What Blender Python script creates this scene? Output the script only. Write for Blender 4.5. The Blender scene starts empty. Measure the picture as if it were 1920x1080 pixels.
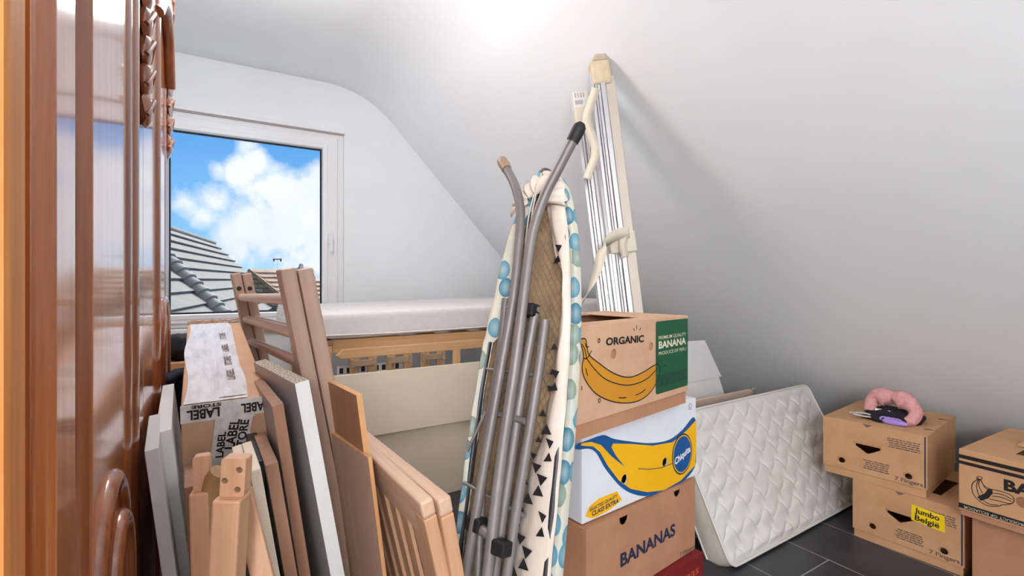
import bpy, bmesh, math, random
from mathutils import Vector, Matrix, noise
from mathutils.geometry import tessellate_polygon

random.seed(7)
S = bpy.context.scene
C = S.collection
V = Vector
PI = math.pi

# ------------------------------------------------------------------ camera
CAM_H = 1.10
FPX = 920.0
HOR = 525.0
YAW = math.radians(31.8)
cd = bpy.data.cameras.new('camera')
cam = bpy.data.objects.new('camera', cd)
C.objects.link(cam)
cam.location = (0, 0, CAM_H)
cam.rotation_euler = (PI / 2, 0, -YAW)
cd.sensor_width = 36.0
cd.lens = FPX / 1920 * 36
cd.shift_y = -(540 - HOR) / 1920
cd.clip_start = 0.02
cd.clip_end = 500
S.camera = cam
S.view_settings.view_transform = 'Standard'
S.view_settings.look = 'None'
S.view_settings.gamma = 1.0
S.view_settings.use_curve_mapping = False
S.view_settings.exposure = 0.47

FW = V((math.sin(YAW), math.cos(YAW), 0))
RT = V((math.cos(YAW), -math.sin(YAW), 0))
UP = V((0, 0, 1))
EYE = V((0, 0, CAM_H))


def ray(px, py):
    return FW + RT * ((px - 960) / FPX) + UP * ((HOR - py) / FPX)


def at(px, py, d):
    return EYE + ray(px, py) * d


def at_z(px, py, z):
    r = ray(px, py)
    return EYE + r * ((z - CAM_H) / r.z)


def at_y(px, py, y):
    r = ray(px, py)
    return EYE + r * (y / r.y)


def lin(c):
    return tuple(((x / 255) / 12.92 if x / 255 <= 0.04045 else ((x / 255 + 0.055) / 1.055) ** 2.4) for x in c)


# ------------------------------------------------------------------ world: blue sky with clouds
W = bpy.data.worlds.new('sky')
S.world = W
W.use_nodes = True
wt = W.node_tree
wt.nodes.clear()


def N(t, typ, **kw):
    n = t.nodes.new(typ)
    for k, v in kw.items():
        setattr(n, k, v)
    return n


def math_node(t, op, a, b=None, clamp=False):
    n = N(t, 'ShaderNodeMath', operation=op)
    n.use_clamp = clamp
    for i, x in enumerate((a, b)):
        if x is None:
            continue
        if isinstance(x, (int, float)):
            n.inputs[i].default_value = x
        else:
            t.links.new(x, n.inputs[i])
    return n.outputs[0]


tc = N(wt, 'ShaderNodeTexCoord')
nz = N(wt, 'ShaderNodeTexNoise')
nz.inputs['Scale'].default_value = 9
nz.inputs['Detail'].default_value = 7
nz.inputs['Roughness'].default_value = 0.55
wt.links.new(tc.outputs['Generated'], nz.inputs['Vector'])
nz2 = N(wt, 'ShaderNodeTexNoise')
nz2.inputs['Scale'].default_value = 3.0
nz2.inputs['Detail'].default_value = 5
wt.links.new(tc.outputs['Generated'], nz2.inputs['Vector'])
dens = None
# (direction seen through the window, angular radius, weight)
for (px, py, r, w) in ((570, 405, .07, 1.0), (500, 440, .062, 1.0), (440, 450, .05, .9), (610, 340, .05, .9), (520, 480, .07, .7),
                       (440, 318, .028, .62), (410, 320, .02, .55), (480, 300, .024, .5), (465, 272, .022, .35), (350, 392, .03, .55), (400, 375, .03, .6),
                       (385, 412, .032, .62), (600, 480, .08, .7), (480, 505, .05, .4)):
    d = ray(px, py).normalized()
    vm = N(wt, 'ShaderNodeVectorMath', operation='DISTANCE')
    wt.links.new(tc.outputs['Generated'], vm.inputs[0])
    vm.inputs[1].default_value = d
    q = math_node(wt, 'DIVIDE', vm.outputs['Value'], r)
    q = math_node(wt, 'MULTIPLY', q, q)
    q = math_node(wt, 'MULTIPLY', q, -1.0)
    q = math_node(wt, 'EXPONENT', q)
    q = math_node(wt, 'MULTIPLY', q, w)
    dens = q if dens is None else math_node(wt, 'MAXIMUM', dens, q)
far = math_node(wt, 'SUBTRACT', nz2.outputs['Fac'], 0.50)
far = math_node(wt, 'MULTIPLY', far, 1.0)
dens = math_node(wt, 'MAXIMUM', dens, far)
nn = math_node(wt, 'SUBTRACT', nz.outputs['Fac'], 0.5)
nn = math_node(wt, 'MULTIPLY', nn, 2.1)
dens = math_node(wt, 'ADD', dens, nn)
cr = N(wt, 'ShaderNodeValToRGB')
cr.color_ramp.elements[0].position = 0.22
cr.color_ramp.elements[1].position = 0.62
wt.links.new(dens, cr.inputs[0])
sep = N(wt, 'ShaderNodeSeparateXYZ')
wt.links.new(tc.outputs['Generated'], sep.inputs[0])
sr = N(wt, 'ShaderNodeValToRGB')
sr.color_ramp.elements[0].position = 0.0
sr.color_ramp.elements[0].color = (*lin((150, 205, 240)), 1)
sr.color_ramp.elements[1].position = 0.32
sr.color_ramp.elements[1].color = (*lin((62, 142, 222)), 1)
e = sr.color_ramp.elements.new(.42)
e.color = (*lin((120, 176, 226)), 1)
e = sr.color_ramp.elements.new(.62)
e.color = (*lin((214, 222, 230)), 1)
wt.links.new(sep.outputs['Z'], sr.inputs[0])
cc = N(wt, 'ShaderNodeMixRGB')
cc.inputs['Color1'].default_value = (*lin((205, 216, 232)), 1)
cc.inputs['Color2'].default_value = (*lin((250, 251, 253)), 1)
wt.links.new(nz.outputs['Fac'], cc.inputs['Fac'])
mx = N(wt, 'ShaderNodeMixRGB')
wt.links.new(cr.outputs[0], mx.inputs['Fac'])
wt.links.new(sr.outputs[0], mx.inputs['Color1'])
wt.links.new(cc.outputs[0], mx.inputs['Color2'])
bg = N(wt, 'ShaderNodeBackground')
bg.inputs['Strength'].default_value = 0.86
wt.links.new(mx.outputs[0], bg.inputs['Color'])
wo = N(wt, 'ShaderNodeOutputWorld')
wt.links.new(bg.outputs[0], wo.inputs['Surface'])

# hazy sun beyond the window, spread wide by bright cloud
sl = bpy.data.lights.new('sun', 'SUN')
sl.energy = 6.3
sl.angle = math.radians(38)
sl.color = (1.0, 0.985, 0.96)
sun = bpy.data.objects.new('sun', sl)
C.objects.link(sun)
sun.rotation_euler = V((-0.62, -0.85, -0.80)).to_track_quat('-Z', 'Y').to_euler()
# two unseen lamps added to brighten the room: behind the camera, over the middle
FILL_LAMPS = [(V((-0.55, -1.15, 1.75)), 56.0), (V((0.02, 1.88, 2.42)), 28.0)]
for lp, pw_ in FILL_LAMPS:
    ld = bpy.data.lights.new('fill_light', 'POINT')
    ld.shadow_soft_size = .24
    ld.energy = pw_
    ld.color = (.985, .99, 1)
    lo = bpy.data.objects.new('fill_light', ld)
    C.objects.link(lo)
    lo.location = lp + V((0, 0, -.29))


# ------------------------------------------------------------------ materials
def mat(name, col, rough=0.6, metal=0.0, coat=0.0, spec=0.5):
    m = bpy.data.materials.new(name)
    m.use_nodes = True
    b = m.node_tree.nodes['Principled BSDF']
    b.inputs['Base Color'].default_value = (*col, 1)
    b.inputs['Roughness'].default_value = rough
    b.inputs['Metallic'].default_value = metal
    b.inputs['Coat Weight'].default_value = coat
    b.inputs['Coat Roughness'].default_value = 0.06
    b.inputs['Specular IOR Level'].default_value = spec
    return m


def textured(name, c1, c2, scale=(1, 1, 1), nscale=6, detail=5, rough=0.6, metal=0, coat=0, bump=0.0, lo=.35, hi=.65, spec=.5, coord='Object'):
    m = mat(name, c1, rough, metal, coat, spec)
    t = m.node_tree
    b = t.nodes['Principled BSDF']
    tcn = N(t, 'ShaderNodeTexCoord')
    mp = N(t, 'ShaderNodeMapping')
    mp.inputs['Scale'].default_value = scale
    t.links.new(tcn.outputs[coord], mp.inputs[0])
    n = N(t, 'ShaderNodeTexNoise')
    n.inputs['Scale'].default_value = nscale
    n.inputs['Detail'].default_value = detail
    n.inputs['Roughness'].default_value = 0.6
    t.links.new(mp.outputs[0], n.inputs['Vector'])
    r = N(t, 'ShaderNodeValToRGB')
    r.color_ramp.elements[0].position = lo
    r.color_ramp.elements[0].color = (*c1, 1)
    r.color_ramp.elements[1].position = hi
    r.color_ramp.elements[1].color = (*c2, 1)
    t.links.new(n.outputs['Fac'], r.inputs[0])
    t.links.new(r.outputs[0], b.inputs['Base Color'])
    if bump:
        bn = N(t, 'ShaderNodeBump')
        bn.inputs['Strength'].default_value = bump
        bn.inputs['Distance'].default_value = 0.003
        t.links.new(n.outputs['Fac'], bn.inputs['Height'])
        t.links.new(bn.outputs[0], b.inputs['Normal'])
    return m


def wood(name, c1, c2, axis=2, rough=.5, coat=0, k=22, bump=.08):
    sc = [k, k, k]
    sc[axis] = k / 22
    return textured(name, lin(c1), lin(c2), sc, 2.2, 6, rough, 0, coat, bump, .3, .7)


M = {}
M['wall'] = textured('white_plaster', lin((240, 243, 245)), lin((243, 246, 248)), (1, 1, 1), 3, 4, .9, bump=.03)
M['ceil'] = textured('white_ceiling_plaster', lin((240, 243, 245)), lin((243, 246, 248)), (1, 1, 1), 2, 4, .9, bump=.02)
M['pvc'] = mat('white_pvc', lin((240, 241, 243)), .35)
M['seal'] = mat('dark_rubber_seal', lin((30, 34, 40)), .6)
M['ward'] = wood('lacquered_oak', (172, 92, 40), (218, 130, 64), 2, .3, 1.0, 30, .04)
M['ward2'] = wood('lacquered_oak_moulding', (126, 64, 32), (168, 96, 52), 2, .28, 1.0, 30, .03)
for k in ('ward', 'ward2'):
    M[k].node_tree.nodes['Principled BSDF'].inputs['Coat IOR'].default_value = 1.62
    M[k].node_tree.nodes['Principled BSDF'].inputs['Coat Roughness'].default_value = .10
M['oakdoor'] = wood('light_oak', (194, 116, 52), (222, 150, 82), 2, .6, 0.0, 26, .1)
M['pine'] = wood('pine', (206, 160, 114), (222, 182, 138), 2, .5, .1)
M['pine_x'] = wood('pine_lengthwise', (206, 160, 110), (222, 180, 132), 0, .5, .1)
M['beech'] = wood('beech', (200, 152, 116), (216, 172, 138), 2, .5, .05)
M['beech_x'] = wood('beech_lengthwise', (206, 168, 140), (222, 188, 160), 0, .5, .05)
M['bunk'] = wood('bunk_pine', (174, 144, 126), (190, 160, 142), 2, .45, .1)
M['rung'] = wood('rung_pine', (200, 168, 148), (214, 184, 164), 0, .4, .15)
M['ply'] = wood('plywood', (158, 112, 82), (172, 126, 94), 2, .55)
M['ply2'] = wood('hardboard', (178, 144, 124), (188, 154, 134), 2, .6)
M['ply_edge'] = wood('plywood_edge', (206, 150, 98), (226, 176, 124), 2, .6)
M['brownboard'] = wood('brown_board_edge', (150, 108, 84), (170, 126, 100), 2, .55)
M['greyboard'] = textured('grey_laminate', lin((172, 165, 163)), lin((182, 175, 173)), (1, 1, 1), 8, 4, .45)
M['whiteboard'] = textured('white_laminate', lin((232, 232, 231)), lin((238, 238, 237)), (1, 1, 1), 8, 4, .4)
M['greywhite'] = textured('pale_grey_laminate', lin((206, 202, 200)), lin((214, 210, 208)), (1, 1, 1), 8, 4, .45)
M['chip'] = textured('chipboard', lin((120, 104, 92)), lin((226, 216, 204)), (1, 1, 1), 260, 3, .8, lo=.4, hi=.6)
M['cream'] = textured('cream_laminate', lin((240, 225, 202)), lin((244, 230, 208)), (1, 1, 1), 5, 3, .42)
M['creamedge'] = mat('cream_edge', lin((228, 214, 196)), .5)
M['card'] = textured('brown_cardboard', lin((196, 148, 106)), lin((206, 160, 118)), (1, 1, 1), 9, 5, .85, bump=.05)
M['card2'] = textured('tan_cardboard', lin((200, 158, 126)), lin((210, 170, 138)), (1, 1, 1), 9, 5, .85, bump=.05)
M['card3'] = textured('dark_cardboard', lin((178, 126, 94)), lin((190, 138, 104)), (1, 1, 1), 9, 5, .85, bump=.05)
M['cardin'] = mat('cardboard_inside', lin((150, 106, 72)), .9)
M['whitecard'] = textured('white_printed_cardboard', lin((226, 228, 232)), lin((234, 236, 240)), (1, 1, 1), 7, 4, .6)
M['redcard'] = mat('red_cardboard', lin((122, 22, 24)), .7)
M['ink'] = mat('black_ink', lin((24, 20, 20)), .7)
M['navy'] = mat('navy_ink', lin((38, 44, 78)), .7)
M['greyink'] = mat('faded_ink', lin((112, 92, 82)), .8)
M['gold'] = mat('banana_gold', lin((202, 138, 30)), .65)
M['yellow'] = mat('banana_yellow', lin((248, 186, 18)), .55)
M['blue'] = mat('logo_blue', lin((14, 84, 148)), .55)
M['green'] = mat('label_green', lin((10, 84, 52)), .55)
M['darkgreen'] = mat('label_dark_green', lin((8, 66, 46)), .55)
M['palelet'] = mat('pale_lettering', lin((226, 216, 190)), .6)
M['white'] = mat('white_ink', lin((240, 240, 240)), .6)
M['sticker'] = mat('yellow_sticker', lin((250, 214, 20)), .5)
M['tape'] = textured('white_packing_tape', lin((204, 198, 192)), lin((236, 232, 228)), (3, .6, 3), 14, 5, .35, coat=.15, bump=.4, lo=.3, hi=.6)
M['masking'] = textured('masking_tape', lin((200, 182, 150)), lin((216, 200, 168)), (1, 1, 1), 20, 4, .6)
M['masktrans'] = mat('pale_masking_tape', lin((216, 208, 188)), .5)
M['orange'] = mat('orange_ink', lin((226, 92, 50)), .6)
M['steel'] = textured('grey_steel_tube', lin((124, 118, 116)), lin((140, 134, 131)), (1, 1, 1), 5, 3, .45, .25)
M['darksteel'] = mat('dark_steel', lin((66, 66, 70)), .4, .5)
M['mesh'] = mat('galvanised_mesh', lin((186, 176, 158)), .45, .35)
M['alu'] = mat('aluminium', lin((214, 214, 216)), .28, .85)
M['railback'] = mat('grey_aluminium', lin((150, 148, 146)), .5, .2)
M['alu2'] = mat('cream_aluminium', lin((206, 196, 182)), .4, .2)
M['plastic'] = mat('white_plastic', lin((226, 222, 216)), .4)
M['beigeplastic'] = mat('beige_plastic', lin((190, 176, 154)), .5)
M['rubber'] = mat('black_rubber', lin((26, 26, 28)), .6)
M['taupe'] = mat('taupe_plastic', lin((158, 132, 106)), .5)
M['slat'] = wood('slat_beech', (172, 136, 98), (188, 152, 112), 2, .5)
M['blackcloth'] = textured('black_cloth', lin((16, 16, 22)), lin((30, 30, 38)), (1, 1, 1), 40, 4, .9, bump=.3)
M['navycloth'] = mat('navy_cloth', lin((30, 34, 52)), .7)
M['pink'] = textured('pink_plush', lin((206, 142, 142)), lin((226, 168, 166)), (1, 1, 1), 60, 5, .95, bump=.6)
M['purple'] = mat('lilac_plastic', lin((170, 140, 216)), .4)
M['cable'] = mat('grey_cable', lin((196, 192, 188)), .4)
M['mattw'] = textured('white_mattress_ticking', lin((224, 219, 216)), lin((231, 226, 223)), (1, 1, 1), 30, 5, .85, bump=.15)
M['quilt'] = textured('cream_quilted_ticking', lin((222, 218, 210)), lin((232, 229, 222)), (1, 1, 1), 6, 5, .8, bump=.05)
M['quiltside'] = textured('cream_mattress_side', lin((206, 194, 180)), lin((218, 208, 195)), (1, 1, 1), 10, 5, .85, bump=.1)
M['piping'] = mat('white_piping', lin((226, 222, 214)), .7)
M['plank'] = wood('pale_pink_plank', (206, 178, 164), (216, 190, 176), 0, .5)
M['liner'] = textured('cream_cotton', lin((216, 202, 188)), lin((230, 218, 206)), (1, 1, 1), 12, 4, .85, bump=.2)
M['backpad'] = textured('ochre_pad_backing', lin((132, 110, 84)), lin((178, 146, 108)), (1, 1, .6), 16, 3, .9)
M['curvewood'] = wood('weathered_wood', (150, 116, 76), (172, 138, 96), 2, .6)
M['rooftile'] = textured('grey_concrete_tile', lin((96, 93, 90)), lin((110, 106, 102)), (1, 1, 1), 4, 6, .85)
M['rooftile2'] = textured('pale_grey_tile', lin((128, 125, 120)), lin((140, 136, 131)), (1, 1, 1), 3, 6, .85)
M['browntile'] = textured('brown_clay_tile', lin((140, 112, 92)), lin((166, 136, 112)), (1, 1, 1), 4, 6, .85)
M['fartile'] = textured('far_grey_tile', lin((120, 122, 128)), lin((142, 144, 150)), (1, 1, 1), 3, 6, .85)
M['fill_glow'] = mat('fill_lamp_diffuser', lin((245, 245, 240)), .4)

# floor tiles: black slate planks with pale joints
m = M['floor'] = textured('black_slate', lin((42, 43, 47)), lin((62, 63, 68)), (1, 1, 1), 5, 7, .38, bump=.12)
t = m.node_tree
br = N(t, 'ShaderNodeTexBrick')
br.offset = 0.5
br.inputs['Scale'].default_value = 1.0
br.inputs['Brick Width'].default_value = 0.6
br.inputs['Row Height'].default_value = 0.295
br.inputs['Mortar Size'].default_value = 0.0028
br.inputs['Mortar Smooth'].default_value = 0.3
tcn = N(t, 'ShaderNodeTexCoord')
mp = N(t, 'ShaderNodeMapping')
mp.inputs['Rotation'].default_value = (0, 0, PI / 2)
mp.inputs['Location'].default_value = (0.894, 1.883, 0)
mp.vector_type = 'TEXTURE'
t.links.new(tcn.outputs['Object'], mp.inputs[0])
t.links.new(mp.outputs[0], br.inputs['Vector'])
mxn = N(t, 'ShaderNodeMixRGB')
t.links.new(br.outputs['Fac'], mxn.inputs['Fac'])
bsdf = t.nodes['Principled BSDF']
src = bsdf.inputs['Base Color'].links[0].from_socket
t.links.new(src, mxn.inputs['Color1'])
mxn.inputs['Color2'].default_value = (*lin((150, 150, 150)), 1)
t.links.new(mxn.outputs[0], bsdf.inputs['Base Color'])

# brick gable
m = M['brick'] = mat('buff_brick', lin((180, 160, 136)), .9)
t = m.node_tree
br = N(t, 'ShaderNodeTexBrick')
br.inputs['Color1'].default_value = (*lin((176, 150, 122)), 1)
br.inputs['Color2'].default_value = (*lin((204, 182, 154)), 1)
br.inputs['Mortar'].default_value = (*lin((128, 112, 98)), 1)
br.inputs['Scale'].default_value = 1
br.inputs['Brick Width'].default_value = .36
br.inputs['Row Height'].default_value = .14
br.inputs['Mortar Size'].default_value = .018
tcn = N(t, 'ShaderNodeTexCoord')
mp = N(t, 'ShaderNodeMapping')
mp.inputs['Rotation'].default_value = (PI / 2, 0, 0)
mp.vector_type = 'TEXTURE'
t.links.new(tcn.outputs['Object'], mp.inputs[0])
t.links.new(mp.outputs[0], br.inputs['Vector'])
t.links.new(br.outputs['Color'], t.nodes['Principled BSDF'].inputs['Base Color'])

# glass
m = M['glass'] = bpy.data.materials.new('window_glass')
m.use_nodes = True
t = m.node_tree
t.nodes.clear()
tr = N(t, 'ShaderNodeBsdfTransparent')
tr.inputs[0].default_value = (.97, .985, .99, 1)
gl = N(t, 'ShaderNodeBsdfGlossy')
gl.inputs['Roughness'].default_value = 0.35
ms = N(t, 'ShaderNodeMixShader')
ms.inputs[0].default_value = 0.004
o = N(t, 'ShaderNodeOutputMaterial')
t.links.new(tr.outputs[0], ms.inputs[1])
t.links.new(gl.outputs[0], ms.inputs[2])
t.links.new(ms.outputs[0], o.inputs[0])

# glowing diffuser meant for the added fill lamps
b = M['fill_glow'].node_tree.nodes['Principled BSDF']
b.inputs['Emission Color'].default_value = (1, .985, .96, 1)
b.inputs['Emission Strength'].default_value = 1.0

# ironing-board fabric: printed bubbles on cream cotton
m = M['bubble'] = mat('bubble_print_cotton', lin((222, 218, 202)), .8)
t = m.node_tree
bsdf = t.nodes['Principled BSDF']
tcn = N(t, 'ShaderNodeTexCoord')
mp = N(t, 'ShaderNodeMapping')
mp.inputs['Scale'].default_value = (1, 1, 1)
t.links.new(tcn.outputs['Object'], mp.inputs[0])
vo = N(t, 'ShaderNodeTexVoronoi')
vo.inputs['Scale'].default_value = 19
vo.inputs['Randomness'].default_value = .55
sx_ = N(t, 'ShaderNodeSeparateXYZ')
t.links.new(mp.outputs[0], sx_.inputs[0])
cb2 = N(t, 'ShaderNodeCombineXYZ')
t.links.new(math_node(t, 'ADD', sx_.outputs[0], sx_.outputs[1]), cb2.inputs[0])
t.links.new(sx_.outputs[2], cb2.inputs[1])
vo.voronoi_dimensions = '2D'
t.links.new(cb2.outputs[0], vo.inputs['Vector'])
edge = N(t, 'ShaderNodeValToRGB')
edge.color_ramp.elements[0].position = .42
edge.color_ramp.elements[0].color = (1, 1, 1, 1)
edge.color_ramp.elements[1].position = .45
edge.color_ramp.elements[1].color = (0, 0, 0, 1)
t.links.new(vo.outputs['Distance'], edge.inputs[0])
hue = N(t, 'ShaderNodeSeparateColor')
t.links.new(vo.outputs['Color'], hue.inputs[0])
pick = N(t, 'ShaderNodeValToRGB')
pick.color_ramp.interpolation = 'CONSTANT'
pick.color_ramp.elements[0].color = (*lin((96, 154, 176)), 1)
pick.color_ramp.elements[1].position = .38
pick.color_ramp.elements[1].color = (*lin((140, 158, 138)), 1)
e = pick.color_ramp.elements.new(.62)
e.color = (*lin((70, 132, 156)), 1)
e = pick.color_ramp.elements.new(.84)
e.color = (*lin((214, 212, 196)), 1)
t.links.new(hue.outputs[0], pick.inputs[0])
lite = N(t, 'ShaderNodeMixRGB')
lite.inputs['Color2'].default_value = (*lin((206, 220, 218)), 1)
inner = N(t, 'ShaderNodeValToRGB')
inner.color_ramp.elements[0].position = .0
inner.color_ramp.elements[0].color = (.55, .55, .55, 1)
inner.color_ramp.elements[1].position = .40
inner.color_ramp.elements[1].color = (0, 0, 0, 1)
t.links.new(vo.outputs['Distance'], inner.inputs[0])
t.links.new(inner.outputs[0], lite.inputs['Fac'])
t.links.new(pick.outputs[0], lite.inputs['Color1'])
fin = N(t, 'ShaderNodeMixRGB')
fin.inputs['Color1'].default_value = (*lin((222, 218, 202)), 1)
t.links.new(edge.outputs[0], fin.inputs['Fac'])
t.links.new(lite.outputs[0], fin.inputs['Color2'])
t.links.new(fin.outputs[0], bsdf.inputs['Base Color'])


# ------------------------------------------------------------------ mesh builder
def frame(o, x, y, z):
    return Matrix(((x.x, y.x, z.x, o.x), (x.y, y.y, z.y, o.y), (x.z, y.z, z.z, o.z), (0, 0, 0, 1)))


def spline(pts, n=6, closed=False):
    pts = [V(p) for p in pts]
    out = []
    m_ = len(pts)
    rng = m_ if closed else m_ - 1
    for i in range(rng):
        p0 = pts[(i - 1) % m_] if (closed or i > 0) else pts[0] * 2 - pts[1]
        p1 = pts[i]
        p2 = pts[(i + 1) % m_]
        p3 = pts[(i + 2) % m_] if (closed or i + 2 < m_) else pts[-1] * 2 - pts[-2]
        for k in range(n):
            s = k / n
            out.append(0.5 * ((2 * p1) + (p2 - p0) * s + (2 * p0 - 5 * p1 + 4 * p2 - p3) * s * s + (3 * p1 - p0 - 3 * p2 + p3) * s ** 3))
    if not closed:
        out.append(pts[-1])
    return out


class MB:
    def __init__(self):
        self.bm = bmesh.new()

    def verts(self, pts, Mx=None):
        return [self.bm.verts.new(Mx @ V(p) if Mx else V(p)) for p in pts]

    def face(self, vs):
        try:
            return self.bm.faces.new(vs)
        except ValueError:
            return None

    def box(self, lo, hi, Mx=None):
        x0, y0, z0 = lo
        x1, y1, z1 = hi
        v = self.verts([(x0, y0, z0), (x1, y0, z0), (x1, y1, z0), (x0, y1, z0), (x0, y0, z1), (x1, y0, z1), (x1, y1, z1), (x0, y1, z1)], Mx)
        for f in ((0, 3, 2, 1), (4, 5, 6, 7), (0, 1, 5, 4), (1, 2, 6, 5), (2, 3, 7, 6), (3, 0, 4, 7)):
            self.face([v[i] for i in f])
        return self

    def bar(self, p0, p1, w, h, side=V((1, 0, 0))):
        p0, p1 = V(p0), V(p1)
        z = (p1 - p0)
        L = z.length
        z = z / L
        x = (side - z * side.dot(z)).normalized()
        y = z.cross(x)
        return self.box((-w / 2, -h / 2, 0), (w / 2, h / 2, L), frame(p0, x, y, z))

    def panel(self, outer, holes, t, Mx=None):
        """a sheet in the local xz plane, its front at y=0, its back at y=t; holes go right through"""
        loops = [[V((p[0], p[1], 0)) for p in l] for l in [outer] + list(holes)]
        tris = tessellate_polygon(loops)
        flat = [p for l in loops for p in l]
        fr = self.verts([(p.x, 0, p.y) for p in flat], Mx)
        bk = self.verts([(p.x, t, p.y) for p in flat], Mx) if t else None
        for a, b_, c in tris:
            A, B, D = flat[a], flat[b_], flat[c]
            if ((B - A).cross(D - A)).z < 0:
                a, c = c, a
            self.face([fr[a], fr[b_], fr[c]])
            if bk:
                self.face([bk[c], bk[b_], bk[a]])
        if bk:
            k = 0
            for l in loops:
                n = len(l)
                for i in range(n):
                    j = (i + 1) % n
                    self.face([fr[k + i], bk[k + i], bk[k + j], fr[k + j]])
                k += n
        return self

    def tube(self, pts, r, seg=10, closed=False, caps=True, flat=1.0):
        pts = [V(p) for p in pts]
        n = len(pts)
        rr = r if isinstance(r, (list, tuple)) else [r] * n
        tang = []
        for i in range(n):
            a = pts[(i - 1) % n] if (closed or i > 0) else pts[i]
            b_ = pts[(i + 1) % n] if (closed or i < n - 1) else pts[i]
            tang.append((b_ - a).normalized())
        t0 = tang[0]
        ref = V((0, 0, 1)) if abs(t0.z) < .9 else V((1, 0, 0))
        x = (ref - t0 * ref.dot(t0)).normalized()
        rings = []
        for i in range(n):
            tg = tang[i]
            x = (x - tg * x.dot(tg)).normalized()
            y = tg.cross(x)
            rings.append([self.bm.verts.new(pts[i] + (x * math.cos(2 * PI * k / seg) + y * math.sin(2 * PI * k / seg) * flat) * rr[i]) for k in range(seg)])
        for i in range(n if closed else n - 1):
            a, b_ = rings[i], rings[(i + 1) % n]
            for k in range(seg):
                self.face([a[k], a[(k + 1) % seg], b_[(k + 1) % seg], b_[k]])
        if caps and not closed:
            self.face(list(reversed(rings[0])))
            self.face(rings[-1])
        return self

    def lathe(self, prof, seg=20, Mx=None):
        rings = []
        for r, z in prof:
            rings.append(self.verts([(r * math.cos(2 * PI * k / seg), r * math.sin(2 * PI * k / seg), z) for k in range(seg)], Mx))
        for a, b_ in zip(rings, rings[1:]):
            for k in range(seg):
                self.face([a[k], a[(k + 1) % seg], b_[(k + 1) % seg], b_[k]])
        self.face(list(reversed(rings[0])))
        self.face(rings[-1])
        return self

    def blob(self, c, rad, sub=3, amp=0.0, freq=3.0, Mx=None):
        g = bmesh.ops.create_icosphere(self.bm, subdivisions=sub, radius=1.0)
        for v in g['verts']:
            n = v.co.copy()
            k = 1 + amp * noise.noise(n * freq + V(c) * 7)
            v.co = V((n.x * rad[0], n.y * rad[1], n.z * rad[2])) * k + V(c)
            if Mx:
                v.co = Mx @ v.co
        return self

    def grid(self, nu, nv, f, flip=False):
        vs = [[self.bm.verts.new(f(i / nu, j / nv)) for j in range(nv + 1)] for i in range(nu + 1)]
        for i in range(nu):
            for j in range(nv):
                q = [vs[i][j], vs[i + 1][j], vs[i + 1][j + 1], vs[i][j + 1]]
                self.face(q[::-1] if flip else q)
        return self

    def mesh(self, me, Mx):
        n0 = len(self.bm.verts)
        self.bm.from_mesh(me)
        self.bm.verts.ensure_lookup_table()
        for v in self.bm.verts[n0:]:
            v.co = Mx @ v.co
        return self

    def ribbon(self, pts, w, Mx=None, y=0.0, closed=False):
        """a flat pen stroke in the local xz plane"""
        n = len(pts)
        prev = None
        first = None
        for i in range(n):
            a = V(pts[(i - 1) % n]) if (closed or i > 0) else V(pts[i])
            b_ = V(pts[(i + 1) % n]) if (closed or i < n - 1) else V(pts[i])
            d = (b_ - a)
            d.normalize()
            nx = V((-d.y, d.x)) * (w / 2)
            p = V(pts[i])
            cur = self.verts([(p.x + nx.x, y, p.y + nx.y), (p.x - nx.x, y, p.y - nx.y)], Mx)
            if prev:
                self.face([prev[0], prev[1], cur[1], cur[0]])
            else:
                first = cur
            prev = cur
        if closed:
            self.face([prev[0], prev[1], first[1], first[0]])
        return self

    def build(self, name, mt, parent=None, bevel=0.0, smooth=None, solidify=0.0, recalc=True):
        if recalc:
            bmesh.ops.recalc_face_normals(self.bm, faces=self.bm.faces[:])
        me = bpy.data.meshes.new(name)
        self.bm.to_mesh(me)
        self.bm.free()
        me.materials.append(mt)
        if smooth is not None:
            me.shade_smooth()
            me.set_sharp_from_angle(angle=math.radians(smooth))
        ob = bpy.data.objects.new(name, me)
        C.objects.link(ob)
        if parent:
            ob.parent = parent
        if solidify:
            s = ob.modifiers.new('thickness', 'SOLIDIFY')
            s.thickness = solidify
            s.offset = 0
        if bevel:
            bv = ob.modifiers.new('bevel', 'BEVEL')
            bv.width = bevel
            bv.segments = 2
            bv.limit_method = 'ANGLE'
            bv.angle_limit = math.radians(40)
        return ob


def tag(o, label, cat, group=None, kind=None):
    o['label'] = label
    o['category'] = cat
    if group:
        o['group'] = group
    if kind:
        o['kind'] = kind
    return o


def thing(name, label, cat, Mx=None, group=None):
    o = bpy.data.objects.new(name, None)
    o.empty_display_size = .05
    C.objects.link(o)
    if Mx is not None:
        o.matrix_world = Mx
    return tag(o, label, cat, group)


def struct(o):
    o['kind'] = 'structure'
    return o


def place(o, Mx):
    o.matrix_world = Mx
    return o


_txt = {}


def text_mesh(body, size=1.0, bold=0.0, shear=0.0):
    key = (body, bold, shear)
    if key not in _txt:
        cu = bpy.data.curves.new('txt', 'FONT')
        cu.body = body
        cu.size = 1.0
        cu.offset = bold
        cu.shear = shear
        cu.resolution_u = 4
        cu.align_x = 'LEFT'
        ob = bpy.data.objects.new('txt', cu)
        C.objects.link(ob)
        dg = bpy.context.evaluated_depsgraph_get()
        me = bpy.data.meshes.new_from_object(ob.evaluated_get(dg))
        bpy.data.objects.remove(ob)
        _txt[key] = me
    return _txt[key]


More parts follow.
